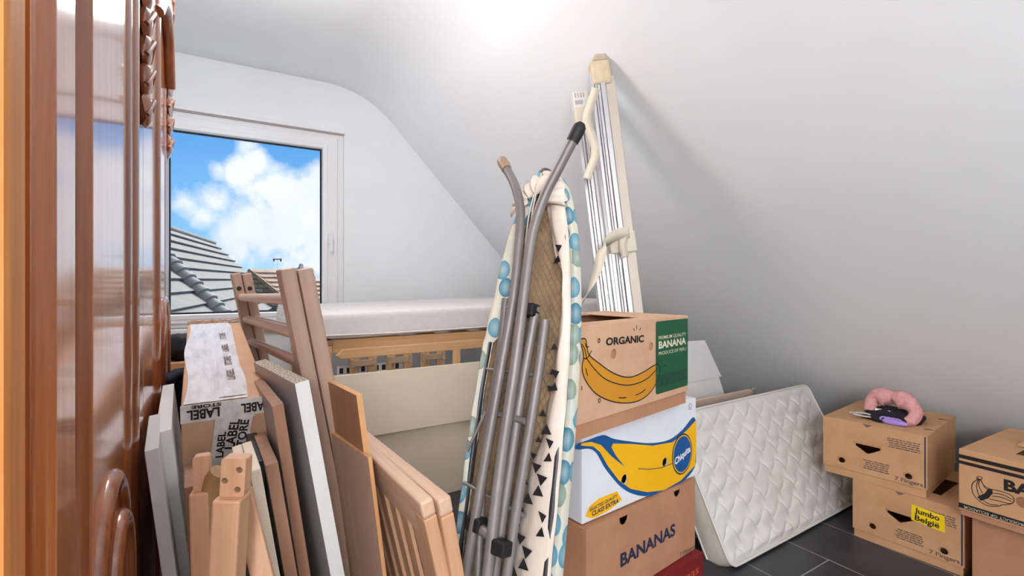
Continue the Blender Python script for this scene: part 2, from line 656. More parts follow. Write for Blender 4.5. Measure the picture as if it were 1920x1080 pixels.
def write(body, p0, p1, height, Mx, mt, parent, y=-.0012, bold=.02, shear=0, name='lettering', label=None):
    """lettering on a local xz face: baseline from p0 to p1, capitals `height` tall"""
    me = text_mesh(body, 1, bold, shear)
    xs = [v.co.x for v in me.vertices]
    ys = [v.co.y for v in me.vertices]
    x0, x1 = min(xs), max(xs)
    p0, p1 = V((p0[0], p0[1])), V((p1[0], p1[1]))
    d = p1 - p0
    sx = d.length / (x1 - x0)
    sy = height / 0.72
    d.normalize()
    e = V((-d.y, d.x))
    T = Matrix(((d.x * sx, e.x * sy, 0, p0.x - d.x * sx * x0), (0, 0, -1, y), (d.y * sx, e.y * sy, 0, p0.y - d.y * sx * x0), (0, 0, 0, 1)))
    o = MB().mesh(me, (Mx @ T) if Mx else T).build(name, mt, parent, recalc=False)
    o['label'] = label or ('lettering reading ' + body)
    return o


def projector(Mx):
    """pixel of the photograph -> point on the local xz face (y = 0) of a thing"""
    inv = Mx.inverted()

    def f(px, py, y=0.0):
        o_ = inv @ EYE
        r = inv.to_3x3() @ ray(px, py)
        s = (y - o_.y) / r.y
        p = o_ + r * s
        return (p.x, p.z)
    return f


def circle(c, r, n=20, sy=1.0, rot=0.0):
    out = []
    for k in range(n):
        a = 2 * PI * k / n
        x, y = r * math.cos(a), r * sy * math.sin(a)
        out.append((c[0] + x * math.cos(rot) - y * math.sin(rot), c[1] + x * math.sin(rot) + y * math.cos(rot)))
    return out


def roundrect(x0, y0, x1, y1, r, n=5):
    out = []
    for cx, cy, a0 in ((x1 - r, y1 - r, 0), (x0 + r, y1 - r, 90), (x0 + r, y0 + r, 180), (x1 - r, y0 + r, 270)):
        for k in range(n + 1):
            a = math.radians(a0 + 90 * k / n)
            out.append((cx + r * math.cos(a), cy + r * math.sin(a)))
    return out


# ------------------------------------------------------------------ the room
YW = 3.65            # window wall
XK, ZK = 3.385, 0.02  # knee wall under the slope
ZC = 2.5
prof = [(-0.95, ZC), (0.70, ZC)]
# rounded plaster bend between flat ceiling and 46 degree slope
A_, B_, D_ = V((.70, ZC)), V((.9875, ZC)), V((1.20, 2.28))
for k in range(1, 11):
    s = k / 10
    p = A_ * (1 - s) ** 2 + B_ * 2 * s * (1 - s) + D_ * s * s
    prof.append((p.x, p.y))
prof.append((XK, ZK))
bm = MB()
n = len(prof)
for y0, y1 in ((-1.6, YW + .3),):
    inn = [[bm.bm.verts.new((x, y, z)) for (x, z) in prof] for y in (y0, y1)]
    out = [[bm.bm.verts.new((x + (.1 if x > .8 else 0), y, z + .12)) for (x, z) in prof] for y in (y0, y1)]
    for i in range(n - 1):
        bm.face([inn[0][i], inn[0][i + 1], inn[1][i + 1], inn[1][i]])
        bm.face([out[0][i], out[1][i], out[1][i + 1], out[0][i + 1]])
    for k in (0, 1):
        for i in range(n - 1):
            bm.face([inn[k][i], out[k][i], out[k][i + 1], inn[k][i + 1]])
    for i in (0, n - 1):
        bm.face([inn[0][i], inn[1][i], out[1][i], out[0][i]])
struct(bm.build('ceiling', M['ceil'], smooth=30))

struct(MB().box((-1.05, -1.7, -.1), (3.7, YW + .3, 0)).build('floor', M['floor']))
WX0, WX1, WZ0, WZ1 = -.34, .835, .80, 2.145
outer = [(-1.05, 0), (XK + .1, 0)] + [(XK + .1, ZK)] + [(x, z + .02) for x, z in reversed(prof[1:-1])] + [(-1.05, ZC + .02)]
hole = [(WX0, WZ0), (WX1, WZ0), (WX1, WZ1), (WX0, WZ1)]
struct(MB().panel(outer, [hole], .3, Matrix.Translation((0, YW, 0))).build('wall_back', M['wall']))
struct(MB().box((-1.05, -1.6, 0), (-.95, YW, ZC)).build('wall_left', M['wall']))
struct(MB().box((XK, -1.6, 0), (XK + .1, YW, ZK)).build('wall_right', M['wall']))
struct(MB().box((-1.05, -1.7, 0), (3.6, -1.6, ZC)).build('wall_front', M['wall']))

# window: fixed frame, sash, glazing, handle, sill
win = thing('window_1', 'white framed window looking onto grey tiled roofs and a blue sky', 'window', Matrix.Translation((0, YW, WZ0)))
win['kind'] = 'structure'


def wl(pts):
    return [(x, z - WZ0) for x, z in pts]


def rect(x0, z0, x1, z1):
    return wl([(x0, z0), (x1, z0), (x1, z1), (x0, z1)])


GX0, GX1, GZ0, GZ1 = -.198, .682, .893, 2.022
fr = MB()
fr.panel(rect(WX0, WZ0, WX1, WZ1), [rect(WX0 + .065, WZ0 + .05, WX1 - .065, WZ1 - .055)], .09, Matrix.Translation((0, .012, 0)))
fr.build('frame', M['pvc'], win, bevel=.004)
fr = MB()
fr.panel(rect(WX0 - .005, WZ1 + .003, WX1 + .005, WZ1 + .028), [], .05, Matrix.Translation((0, -.022, 0)))
fr.build('head_trim', M['pvc'], win, bevel=.004)
fr = MB()
fr.panel(rect(WX0 - .005, WZ1 - .004, WX1 + .005, WZ1 + .003), [], .02, Matrix.Translation((0, -.003, 0)))
fr.build('head_seal', M['greyboard'], win)
fr = MB()
fr.panel(rect(WX0 + .045, WZ0 + .03, WX1 - .045, WZ1 - .035), [rect(GX0 - .012, GZ0 - .012, GX1 + .012, GZ1 + .012)], .07, Matrix.Translation((0, -.008, 0)))
fr.panel(rect(GX0 - .04, GZ0 - .04, GX1 + .04, GZ1 + .04), [rect(GX0 - .008, GZ0 - .008, GX1 + .008, GZ1 + .008)], .06, Matrix.Translation((0, -.014, 0)))
sash = fr.build('sash', M['pvc'], win, bevel=.005)
MB().panel(rect(GX0 - .01, GZ0 - .01, GX1 + .01, GZ1 + .01), [rect(GX0 + .004, GZ0 + .004, GX1 - .004, GZ1 - .004)], .006, Matrix.Translation((0, .036, 0))).build('seal', M['seal'], sash)
MB().panel(rect(GX0 - .005, GZ0 - .005, GX1 + .005, GZ1 + .005), [], .006, Matrix.Translation((0, .044, 0))).build('pane', M['glass'], win)
hb = MB().box((GX1 + .045, -.026, 1.36 - WZ0), (GX1 + .07, -.014, 1.43 - WZ0)).box((GX1 + .05, -.05, 1.385 - WZ0), (GX1 + .065, -.026, 1.41 - WZ0))
hb.box((GX1 + .049, -.056, 1.30 - WZ0), (GX1 + .066, -.045, 1.41 - WZ0))
hb.build('handle', M['pvc'], win, bevel=.004)
MB().box((WX0 - .03, -.05, -.03), (WX1 + .03, .02, .0)).build('sill', M['pvc'], win, bevel=.006)

# fittings for the two added fill lamps, both out of view
for (lp, pw_), lab in zip(FILL_LAMPS, ('unseen pendant lamp added behind the camera as fill light', 'unseen ceiling lamp added above the leaning boards as fill light')):
    lamp = thing('fill_lamp', lab, 'lamp', Matrix.Translation(lp + V((0, 0, .06))), 'added fill lamps')
    if lp.z < 2.3:
        MB().tube([(0, 0, 0), (0, 0, ZC - lp.z - .06)], .004, 8).build('cord', M['pvc'], lamp)
    MB().lathe([(.05, -.03), (.06, -.02), (.06, 0)], 24).build('base', M['pvc'], lamp, smooth=40)
    MB().tube([(0, 0, -.07), (0, 0, -.02)], .02, 10).build('stem', M['pvc'], lamp, smooth=40)
    MB().lathe([(.05, -.07), (.09, -.08), (.10, -.10), (.05, -.09)], 32).build('shade', M['pvc'], lamp, smooth=40)

# open oak room door at the left edge
dm = Matrix.Translation((-.100, .40, 0))
door = thing('door_1', 'light oak door leaf standing open at the left edge', 'door', dm)
door['kind'] = 'structure'
d_ = MB().box((-.82, 0, .01), (0, .04, 2.02))
d_.build('leaf', M['oakdoor'], door, bevel=.006)
MB().box((-.75, -.012, .98), (-.70, 0, 1.12)).box((-.745, -.05, 1.04), (-.62, -.035, 1.06)).box((-.735, -.05, 1.04), (-.715, -.01, 1.06)).build('door_handle', M['darksteel'], door, bevel=.004)


# ------------------------------------------------------------------ carved wardrobe along the left side
XF = -.115
wd = thing('wardrobe', 'tall glossy dark oak wardrobe with carved mouldings and arched door panels', 'wardrobe', Matrix.Translation((XF, .47, 0)))
# local: x out of the front face, y along the front


def vstrip(poly, z0, z1, name, mt, parent, smooth=35):
    """a plan outline (x,y) run straight up"""
    b2 = MB()
    lo_ = b2.verts([(x, y, z0) for x, y in poly])
    hi_ = b2.verts([(x, y, z1) for x, y in poly])
    k = len(poly)
    for i in range(k):
        j = (i + 1) % k
        b2.face([lo_[i], lo_[j], hi_[j], hi_[i]])
    b2.face(lo_[::-1])
    b2.face(hi_)
    return b2.build(name, mt, parent, smooth=smooth, bevel=.0015)


def bump_profile(y0, y1, h, nseg=8, base=0.0):
    return [(base + h * math.sin(PI * i / nseg) ** .7, y0 + (y1 - y0) * i / nseg) for i in range(nseg + 1)]


HW = 2.22
vstrip([(-.60, .03), (-.60, 1.56), (-.03, 1.56), (-.03, .03)], .0, HW, 'body', M['ward'], wd)
# corner post with rounded nose, plain stile
vstrip([(-.05, .10), (-.012, .10), (-.011, .106), (-.005, .112), (-.004, .115), (.0, .118), (.0, .192), (-.05, .195)], .06, HW - .05, 'corner_post', M['ward'], wd)
vstrip([(-.05, .22), (-.016, .225), (-.018, .255), (-.012, .262), (-.009, .268), (-.003, .272), (0, .276), (0, .30), (-.05, .30)], .06, HW - .05, 'door_moulding', M['ward2'], wd)
dr = vstrip([(-.03, .272), (.001, .276), (.001, .545), (-.03, .55)], .08, HW - .08, 'door', M['ward'], wd)
prof_m = [(-.03, .55)] + bump_profile(.55, .59, .007) + bump_profile(.595, .645, .012) + bump_profile(.65, .675, .008) + [(.006, .68), (.006, .74), (-.03, .74)]
vstrip(prof_m, .08, HW - .08, 'panel_moulding', M['ward2'], dr)
dr2 = vstrip([(-.03, .76), (.004, .765), (.004, 1.05), (-.03, 1.05)], .08, HW - .08, 'door', M['ward'], wd)
prof_m = [(-.03, 1.05)] + bump_profile(1.05, 1.10, .013) + bump_profile(1.105, 1.15, .008) + [(-.03, 1.16)]
vstrip(prof_m, .08, 1.92, 'panel_moulding', M['ward2'], dr2)
vstrip([(-.03, 1.16), (.003, 1.165), (.003, 1.36), (-.03, 1.36)], .08, HW - .08, 'door_panel', M['ward'], dr2)
prof_m = [(-.03, 1.37)] + bump_profile(1.37, 1.43, .006, 10) + bump_profile(1.44, 1.50, .006, 10) + bump_profile(1.505, 1.55, .004, 8) + [(-.03, 1.56)]
vstrip(prof_m, .06, 1.86, 'corner_post', M['ward2'], wd)
MB().box((-.62, .0, 0), (.015, 1.58, .06)).build('plinth', M['ward2'], wd, bevel=.006)
MB().box((-.62, -.01, HW - .05), (.03, 1.60, HW)).build('cornice', M['ward2'], wd, bevel=.012)


def arch(cy, hw, z_spring, z_bot, rise, r, x, name, parent):
    pts = [(x, cy - hw, z_bot)]
    for k in range(25):
        a = PI - PI * k / 24
        pts.append((x, cy + hw * math.cos(a), z_spring + rise * math.sin(a) ** .8))
    pts.append((x, cy + hw, z_bot))
    o_ = MB().tube(pts, r, 12).build(name, M['ward2'], parent, smooth=50)
    return o_


# lower arched panels: outer and inner moulding
arch(.40, .125, .63, .12, .19, .015, -.002, 'arched_moulding', dr)
arch(.415, .075, .62, .12, .14, .013, .008, 'arched_moulding', dr)
arch(1.36, .12, .94, .12, .10, .012, .0, 'arched_moulding', dr2)


def carving(cy, z0, z1, w, x, name, parent, n_=7):
    b2 = MB()
    for k in range(n_):
        s = (k + .5) / n_
        z = z0 + (z1 - z0) * s
        rr = (z1 - z0) / n_ * .62
        ww = w * (.6 + .4 * math.sin(PI * (s * .8 + .2)))
        b2.blob((x, cy, z), (.013, ww * .55, rr), 2, .25, 2.0)
        b2.tube([(x + .004, cy - ww * .5, z - rr * .4), (x + .014, cy, z + rr * .55), (x + .004, cy + ww * .5, z - rr * .4)], .005, 8)
    return b2.build(name, M['ward2'], parent, smooth=50)


carving(.71, 1.40, 1.80, .05, .012, 'carved_leaf', dr)
carving(1.46, 1.50, 1.82, .11, .006, 'carved_leaf', wd, 5)
carving(1.44, 1.92, 2.12, .16, .008, 'carved_leaf', wd, 5)
MB().tube(spline([(.006, 1.06, 1.78), (.012, 1.12, 1.84), (.014, 1.22, 1.86), (.014, 1.33, 1.82), (.014, 1.40, 1.70)], 6), .016, 10).build('carved_scroll', M['ward2'], dr2, smooth=50)


# ------------------------------------------------------------------ boards leaning beside the wardrobe
def lean(near_top, near_low, far_top_px, length, z_floor=0.0, skip_z=False):
    """frame of a leaning board: x runs from the near to the far end (level), z runs up the board; returns matrix and height"""
    nt, nl, ft = near_top, near_low, far_top_px
    x = (ft - nt)
    x.z = 0
    x.normalize()
    z = nt - nl
    z = (z - x * z.dot(x)).normalized()
    y = z.cross(x)
    H = (nt.z - z_floor) / z.z
    o_ = nt - z * H
    return frame(o_, x, y, z), H


def board(name, label, cat, nt, nl, ft, L, th, mt, group=None, side=1, edge=None, edge_mat=None, bevel=.0015, edge_name='edge_band'):
    """one flat board; thickness to the right (side=1 is +X) of its near top edge"""
    Mx, H = lean(nt, nl, ft, L)
    sgn = -1 if (Mx.to_3x3() @ V((0, 1, 0))).x * side < 0 else 1
    lo_, hi_ = (0, th) if sgn > 0 else (-th, 0)
    # lift so that the lower long edge rests on the floor
    low = min((Mx @ V((0, yy, 0))).z for yy in (lo_, hi_))
    Mx = Matrix.Translation((0, 0, -low)) @ Mx
    if edge is None:
        o_ = MB().box((0, lo_, 0), (L, hi_, H)).build(name, mt, bevel=bevel)
        tag(o_, label, cat, group)
        return place(o_, Mx)
    r_ = thing(name, label, cat, Mx, group)
    MB().box((.0012, lo_, 0), (L, hi_, H - .0012)).build('panel', mt, r_, bevel=.0008)
    if 'n' in edge:
        MB().box((0, lo_, 0), (.0012, hi_, H)).build(edge_name, edge_mat, r_)
    if 't' in edge:
        MB().box((.0012, lo_, H - .0012), (L, hi_, H)).build('top_edge', M['chip'] if 'c' in edge else edge_mat, r_)
    return r_


# white boards right beside the wardrobe
board('leaning_board', 'narrow pale grey board, lower of two boards closest to the wardrobe', 'board', at(270, 846, .82), at(300, 1080, .80), at(276, 820, .95), .26, .020, M['greywhite'], side=1)
board('leaning_board', 'white shelf board with a chipped top, leaning closest to the tall wardrobe', 'board', at(290, 812, .92), at(322, 1080, .88), at(304, 722, 1.30), .50, .026, M['whiteboard'], side=1)

# stacked brown boards with grey faces below the carton
board('leaning_board', 'brown edged grey board rising right beside the taped carton', 'board', at(510, 762, .93), at(566, 1080, .92), at(492, 748, 1.04), .40, .020, M['greyboard'], side=1, edge='nt', edge_mat=M['brownboard'])
board('leaning_board', 'shorter brown edged grey board in front of the one beside the carton', 'board', at(498, 874, .86), at(536, 1080, .85), at(482, 842, .98), .20, .020, M['greyboard'], side=1, edge='nt', edge_mat=M['brownboard'])
board('cream_board', 'slim cream board edge under the carton, right one of two', 'board', at(468, 884, .83), at(505, 1080, .82), at(455, 850, .95), .17, .017, M['cream'], side=1)
board('cream_board', 'slim cream board edge under the carton, left one of two', 'board', at(446, 892, .83), at(486, 1080, .82), at(436, 855, .95), .17, .017, M['cream'], side=1)
board('wood_offcut', 'reddish brown wooden board end behind the notched legs', 'board', at(345, 915, .86), at(356, 1080, .86), at(345, 880, .95), .12, .022, M['brownboard'], side=1)

# the grey panel with a white edge
gp = board('grey_panel', 'large grey panel with white front edge and raw chipboard top', 'panel', at(553, 720, .97), at(638, 1080, .96), at(485, 683, 1.19), .34, .027, M['greyboard'], side=1, edge='ntc', edge_mat=M['whiteboard'])
MB().lathe([(.004, 0), (.004, .002)], 12, Matrix.Translation((.05, .0006 if False else -.0005, .9)) @ Matrix.Rotation(PI / 2, 4, 'X')).build('dowel_hole', M['seal'], gp)


# two bunk-bed end frames laid against each other
def bed_end(label, nt, nl, ft, Wd, x_shift):
    Mx, H = lean(nt, nl, ft, Wd)
    Mx = Matrix.Translation((x_shift, 0, 0)) @ Mx
    Mx = Matrix.Translation((0, 0, -min((Mx @ V((0, y, 0))).z for y in (-.02, .02)))) @ Mx
    r_ = thing('bunk_ladder', label, 'bed end', Mx, 'bunk bed ends leaning together')
    pw = .034
    for k, x0 in ((0, 0.0), (1, Wd - .04)):
        p = MB().box((x0, -pw / 2, 0), (x0 + .055 if k == 0 else x0 + .04, pw / 2, H)).build('post', M['bunk'], r_, bevel=.005)
        if k == 1:
            MB().lathe([(.0085, 0), (.0085, .0016)], 14, Matrix.Translation((x0 - .001, 0, H - .06)) @ Matrix.Rotation(-PI / 2, 4, 'Y') @ Matrix.Translation((0, 0, -.0008))).build('dowel_hole', M['seal'], p)
    return r_, H, pw


for i, (lab, sh) in enumerate((('pale pine bunk bed end with round rungs, left one of two', 0.0), ('pale pine bunk bed end with round rungs, right one of two', .0365))):
    r_, H, pw = bed_end(lab, at(540, 506, 1.09), at(664, 1080, 1.12), at(443, 521, 1.86), 1.0, sh)
    for j, (za, zb_) in enumerate(((.072, .096), (.155, .182), (.225 + .022 * i, .27 + .02 * i), (.52, .52), (.80, .80), (1.0, 1.0))):
        off = -.003 if i == 0 else .003
        MB().tube([(.03, off, H - za), (.985, off, H - zb_)], .0145, 14).build('rung', M['rung'], r_, smooth=50)

# plywood boards
board('plywood_board', 'tan plywood board with a pale top edge beside the bunk bed ends', 'board', at(668, 741, 1.0), at(688, 860, 1.0), at(604, 711, 1.17), .30, .012, M['ply'], side=1, edge='nt', edge_mat=M['ply_edge'])
board('hardboard_sheet', 'lower brown hardboard sheet in front of the tan plywood board', 'board', at(690, 858, .985), at(727, 1080, .985), at(622, 815, 1.14), .28, .008, M['ply2'], side=1, edge='nt', edge_mat=M['ply_edge'])


# two slatted cot sides
def cot_side(label, nt, nl, ft, L):
    Mx, H = lean(nt, nl, ft, L)
    Mx = Matrix.Translation((0, 0, -min((Mx @ V((0, y, 0))).z for y in (-.02, .02)))) @ Mx
    r_ = thing('cot_railing', label, 'cot side', Mx, 'cot sides leaning together')
    th = .026
    MB().box((0, -th / 2, 0), (.045, th / 2, H - .032)).build('post', M['beech'], r_, bevel=.004)
    MB().box((L - .045, -th / 2, 0), (L, th / 2, H - .032)).build('post', M['beech'], r_, bevel=.004)
    MB().box((0, -th / 2, H - .032), (L, th / 2, H)).build('top_rail', M['beech_x'], r_, bevel=.005)
    MB().box((.045, -th / 2 + .003, H - .085), (L - .045, th / 2 - .003, H - .032)).build('upper_rail', M['beech_x'], r_, bevel=.002)
    MB().box((.045, -th / 2 + .003, .02), (L - .045, th / 2 - .003, .08)).build('lower_rail', M['beech_x'], r_, bevel=.003)
    x = .066
    while x < L - .08:
        MB().box((x, -.004, .08), (x + .040, .004, H - .085)).build('slat', M['beech'], r_, bevel=.0015)
        x += .070
    return r_


cot_side('slatted beech cot side closer to the plywood, left of two', at(800, 943, .86), at(838, 1080, .86), at(702, 860, 1.10), .70)
cot_side('slatted beech cot side closer to the ironing board, right of two', at(834, 938, .87), at(866, 1080, .87), at(724, 860, 1.11), .70)


# notched beech legs in the left foreground
def notched_leg(label, px, top, shoulder, d, w, th, low_px, holes=(), yaw=-12, mt='beech'):
    p_top = at(px, top, d)
    p_low = at(low_px, 1080, d)
    z = (p_top - p_low).normalized()
    zs = at(px, shoulder, d).z
    H = p_top.z / z.z
    base = p_top - z * H
    x = V((math.cos(math.radians(yaw)), math.sin(math.radians(yaw)), 0))
    x = (x - z * x.dot(z)).normalized()
    y = z.cross(x)
    r_ = thing('notched_post', label, 'bed leg', frame(base, x, y, z), 'notched beech bed legs')
    hs = H - (p_top.z - zs) / z.z
    MB().box((-w / 2, 0, 0), (w / 2, th, hs)).build('shaft', M[mt], r_, bevel=.003)
    hl = [circle((a, hs + b_), .0042, 14) for a, b_ in holes]
    MB().panel(roundrect(-w / 2 + .004, hs, w / 2, H, .004), hl, th * .6, Matrix.Translation((0, th * .35, 0))).build('tenon', M[mt], r_, bevel=.0015)
    return r_


notched_leg('notched beech bed leg with three holes in its top', 427, 867, 940, .66, .036, .038, 415, [(.010, .037), (-.008, .022), (.009, .010)], -25)
notched_leg('beech bed leg with a notched top, left of the holed one', 370, 861, 926, .71, .025, .03, 376, (), -10)

# curved weathered leg and a slanted beech batten between them
pts = [at(412, 884, .73), at(400, 904, .73), at(393, 950, .73), at(392, 1010, .73), at(394, 1080, .73)]
pts.append(V((pts[-1].x + .01, pts[-1].y, .0)))
tag(MB().tube(spline(pts, 6), .0135, 12, flat=1.1).build('wooden_rod', M['curvewood'], smooth=50), 'curved weathered wooden rod between the two notched legs', 'rod')
p0, p1 = at(452, 918, .76), at(492, 1080, .75)
dz = (p0 - p1).normalized()
b0 = p0 - dz * (p0.z / dz.z)
tag(MB().bar(b0 + V((0, 0, .004)), p0, .030, .016, V((1, -.2, 0))).build('wood_batten', M['beech'], bevel=.003), 'slanted beech batten leaning right of the holed bed leg', 'batten')
p0, p1 = at(398, 880, .78), at(408, 1080, .78)
dz = (p0 - p1).normalized()
b0 = p0 - dz * (p0.z / dz.z)
tag(MB().bar(b0 + V((0, 0, .004)), p0, .034, .022, V((1, -.3, 0))).build('wood_batten', M['bunk'], bevel=.003), 'short brown batten end behind the holed bed leg', 'batten')

# ------------------------------------------------------------------ taped carton lying on the boards
cf = at(425, 752, 1.03)
cb = at(401, 601, 1.80)
yv = (cb - cf).normalized()
xv = (V((1, -.02, .01)) - yv * yv.dot(V((1, -.02, .01)))).normalized()
zv = xv.cross(yv)
CL, CWd, CH = .88, .160, .140
carton = thing('carton', 'long brown carton wrapped in white printed tape, lying across the boards', 'box', frame(cf - zv * CH, xv, yv, zv))
cm = MB()
t_ = .004
cm.box((-CWd / 2, 0, 0), (CWd / 2, CL, CH))
cm.build('body', M['card2'], carton, bevel=.003)
# tape: a wide crumpled layer over the lid, a strip on the lid's right, a band over the front edge, one down the front
tp = MB().grid(14, 60, lambda u, v: V((-CWd / 2 + .004 + u * CWd * .72 + .006 * math.sin(v * 9), .005 + v * (CL * .98), CH + .0016 + .0012 * abs(noise.noise(V((u * 5, v * 30, 0)))))))
tape1 = tp.build('top_tape', M['tape'], carton, smooth=60)
MB().grid(6, 40, lambda u, v: V((-.012 + u * .05 + .01 * v, .02 + v * CL * .9, CH + .0036 + .001 * abs(noise.noise(V((u * 4, v * 24, 3))))))).build('top_tape', M['tape'], carton, smooth=60)
MB().box((-CWd / 2 - .001, -.0012, CH - .036), (CWd / 2 + .001, .0, CH + .001)).build('front_tape', M['tape'], carton)
MB().panel([(-.034, 0), (.036, 0), (.052, CH - .03), (-.02, CH - .03)], [], .001, Matrix.Translation((0, -.0022, 0))).build('front_tape', M['tape'], carton)
I_ = Matrix.Identity(4)
write('LABEL', (-.013, CH - .010), (-.070, CH - .010), .020, None, M['ink'], carton, y=-.0036, bold=.03)
write('LABEL', (.078, CH - .010), (.026, CH - .010), .020, None, M['ink'], carton, y=-.0036, bold=.03)
write('STORE', (-.010, CH - .0315 + .0315), (-.062, CH - .0315 + .0315), .007, None, M['ink'], carton, y=-.0036, bold=.03)
write('LABEL', (.012, .034), (.024, CH - .042), .018, None, M['ink'], carton, y=-.0036, bold=.03)
write('STORE', (.030, .026), (.041, CH - .046), .016, None, M['ink'], carton, y=-.0036, bold=.03)
write('LABEL', (-.008, .02), (-.002, .075), .014, None, M['ink'], carton, y=-.0036, bold=.03)
MB().panel([(.037, .022), (.0385, .022), (.050, CH - .04), (.0485, CH - .04)], [], 0, Matrix.Translation((0, -.0036, 0))).build('printed_line', M['orange'], carton, recalc=False)
# faint print on the lid tape
for k, (yy, txt) in enumerate(((.14, 'LABEL'), (.27, 'STORE'), (.42, 'LABEL'), (.58, 'STORE'))):
    o_ = write(txt, (0, 0), (.085, 0), .016, Matrix.Translation((.024, yy, CH + .0062)) @ Matrix.Rotation(PI / 2, 4, 'Z') @ Matrix.Rotation(-PI / 2, 4, 'X'), M['greyink'], carton, y=0)
# torn paper lip at the far end
MB().grid(24, 4, lambda u, v: V((-CWd / 2 + u * CWd, CL + .002 - .02 * v, CH + .004 + .007 * noise.noise(V((u * 12, v * 3, 1))) + .004))).build('torn_flap', M['card3'], carton, solidify=.002)

# ------------------------------------------------------------------ small dark things by the window
bx = at(333, 690, 1.95)
sb = tag(MB().box((-.10, -.10, 0), (.10, .14, bx.z + .02)).build('carton', M['card'], bevel=.003), 'small brown carton half hidden behind the taped carton', 'box')
sb.location = (bx.x + .0, bx.y + .1, 0)
top = bx.z + .02
tag(MB().blob((bx.x + .01, bx.y + .10, top + .05), (.07, .08, .056), 3, .22, 2.5).blob((bx.x - .05, bx.y + .06, top + .02), (.03, .05, .022), 2, .2, 3).build('cloth_bundle', M['blackcloth'], smooth=60), 'black cloth bundle lying on the small brown carton', 'cloth')
p = at(327, 715, 1.55)
tag(MB().tube(spline([p + V((-.045, -.03, -.02)), p + V((-.02, 0, .0)), p + V((.02, .02, .012)), p + V((.035, .02, -.08)), V((p.x + .04, p.y + .02, .02))], 6), [.012] * 6 + [.022] * 6 + [.034] * 6 + [.036] * 7, 12).build('cloth_roll', M['navycloth'], smooth=60), 'rolled navy cloth standing behind the white shelf board', 'cloth')

# metal rail of a drawer between boards
p = at(486, 868, .90)
rl = tag(MB().box((-.010, 0, -p.z + .004), (.010, .24, .004)).build('drawer_runner', M['darksteel'], bevel=.001), 'dark metal drawer runner standing between the cream and brown boards', 'runner')
rl.location = p

# ------------------------------------------------------------------ bed frame, slatted base, mattress and cream panels below the window
bed = thing('bed_frame', 'pine bed frame standing below the window under the white mattress', 'bed', Matrix.Translation((.44, 2.42, 0)))
BL, BW_, BT = 1.98, .92, .815
BZ = BT
for (x, y) in ((0, 0), (BL - .06, 0), (0, BW_ - .06), (BL - .06, BW_ - .06)):
    p = MB().box((x, y, 0), (x + .06, y + .06, BT - .025 if x == 0 else .72)).build('post', M['pine'], bed, bevel=.004)
    if x == 0:
        MB().box((x - .004, y - .004, BT - .025), (x + .064, y + .064, BT)).build('post_cap', M['brownboard'], p, bevel=.003)
for y in (.008, BW_ - .04):
    MB().box((.06, y, BT - .065), (BL - .06, y + .032, BT)).build('side_rail', M['pine_x'], bed, bevel=.004)
for x in (.012, BL - .045):
    MB().box((x, .06, BT - .10), (x + .03, BW_ - .06, BT - .03)).build('end_rail', M['pine'], bed, bevel=.004)
for k in range(9):
    x = .12 + k * .21
    MB().box((x, .04, BT - .016), (x + .07, BW_ - .04, BT - .002)).build('cross_slat', M['pine'], bed, bevel=.002)

sb = thing('slatted_bed_base', 'slatted bed base stood on its side against the pine bed', 'bed base', Matrix.Translation((.51, 2.375, .0)))
MB().panel([(0.02, .728), (.0, .745), (.03, .773), (1.85, .773), (1.85, .728)], [], .03).build('side_rail', M['pine_x'], sb, bevel=.003)
MB().box((.03, .0, .0), (1.85, .03, .045)).build('side_rail', M['pine_x'], sb, bevel=.003)
for k in range(10):
    x = .06 + k * .178
    pine = (k == 3)
    for dx in ((0,) if pine else (0, .086)):
        MB().box((x + dx, .0, .045), (x + dx + .045, .010, .728)).build('slat', M['pine'] if pine else M['slat'], sb, bevel=.002)
    if not pine:
        MB().box((x + .008, -.014, .690), (x + .125, .0, .718)).box((x + .002, -.017, .684), (x + .018, .0, .724)).box((x + .112, -.017, .684), (x + .128, .0, .724)).box((x + .030, -.004, .668), (x + .042, .0, .700)).build('slat_holder', M['taupe'], sb, bevel=.003)

# patterned cloth tucked behind the slats
pc = MB().box((.52, 2.409, .0), (.85, 2.418, .690)).build('patterned_sheet', M['greywhite'], bevel=.002)
tag(pc, 'grey printed sheet showing low between the bed slats', 'sheet')
for k in range(9):
    x = .53 + k * .034
    MB().box((x, 2.4075, .655), (x + .018, 2.409, .680)).build('printed_square', M['ink'], pc)
    if k >= 8:
        break

# mattress with gathered cover end
mz0, mz1 = BT + .004, BT + .150
mt_ = thing('mattress', 'thick white mattress lying on the pine bed below the window', 'mattress', Matrix.Translation((.385, 2.41, mz0)))
MLen, MWd, MTh = 1.98, .88, mz1 - mz0


def rbox_grid(b2, L, Wd_, T, nx, ny, wob):
    # a soft rounded slab from a subdivided box
    bm2 = bmesh.new()
    bmesh.ops.create_cube(bm2, size=1.0)
    bmesh.ops.subdivide_edges(bm2, edges=bm2.edges[:], cuts=11, use_grid_fill=True)
    vs = []
    for v in bm2.verts:
        c = v.co * 2
        r = .035
        hx, hy, hz = L / 2, Wd_ / 2, T / 2
        p = V((c.x * hx, c.y * hy, c.z * hz))
        q = V((max(-hx + r, min(hx - r, p.x)), max(-hy + r, min(hy - r, p.y)), max(-hz + r, min(hz - r, p.z))))
        dlt = p - q
        if dlt.length > 1e-6:
            p = q + dlt.normalized() * r
        p.z += wob(p)
        v.co = p + V((L / 2, Wd_ / 2, T / 2))
    me = bpy.data.meshes.new('tmp')
    bm2.to_mesh(me)
    bm2.free()
    b2.mesh(me, Matrix.Identity(4))
    bpy.data.meshes.remove(me)


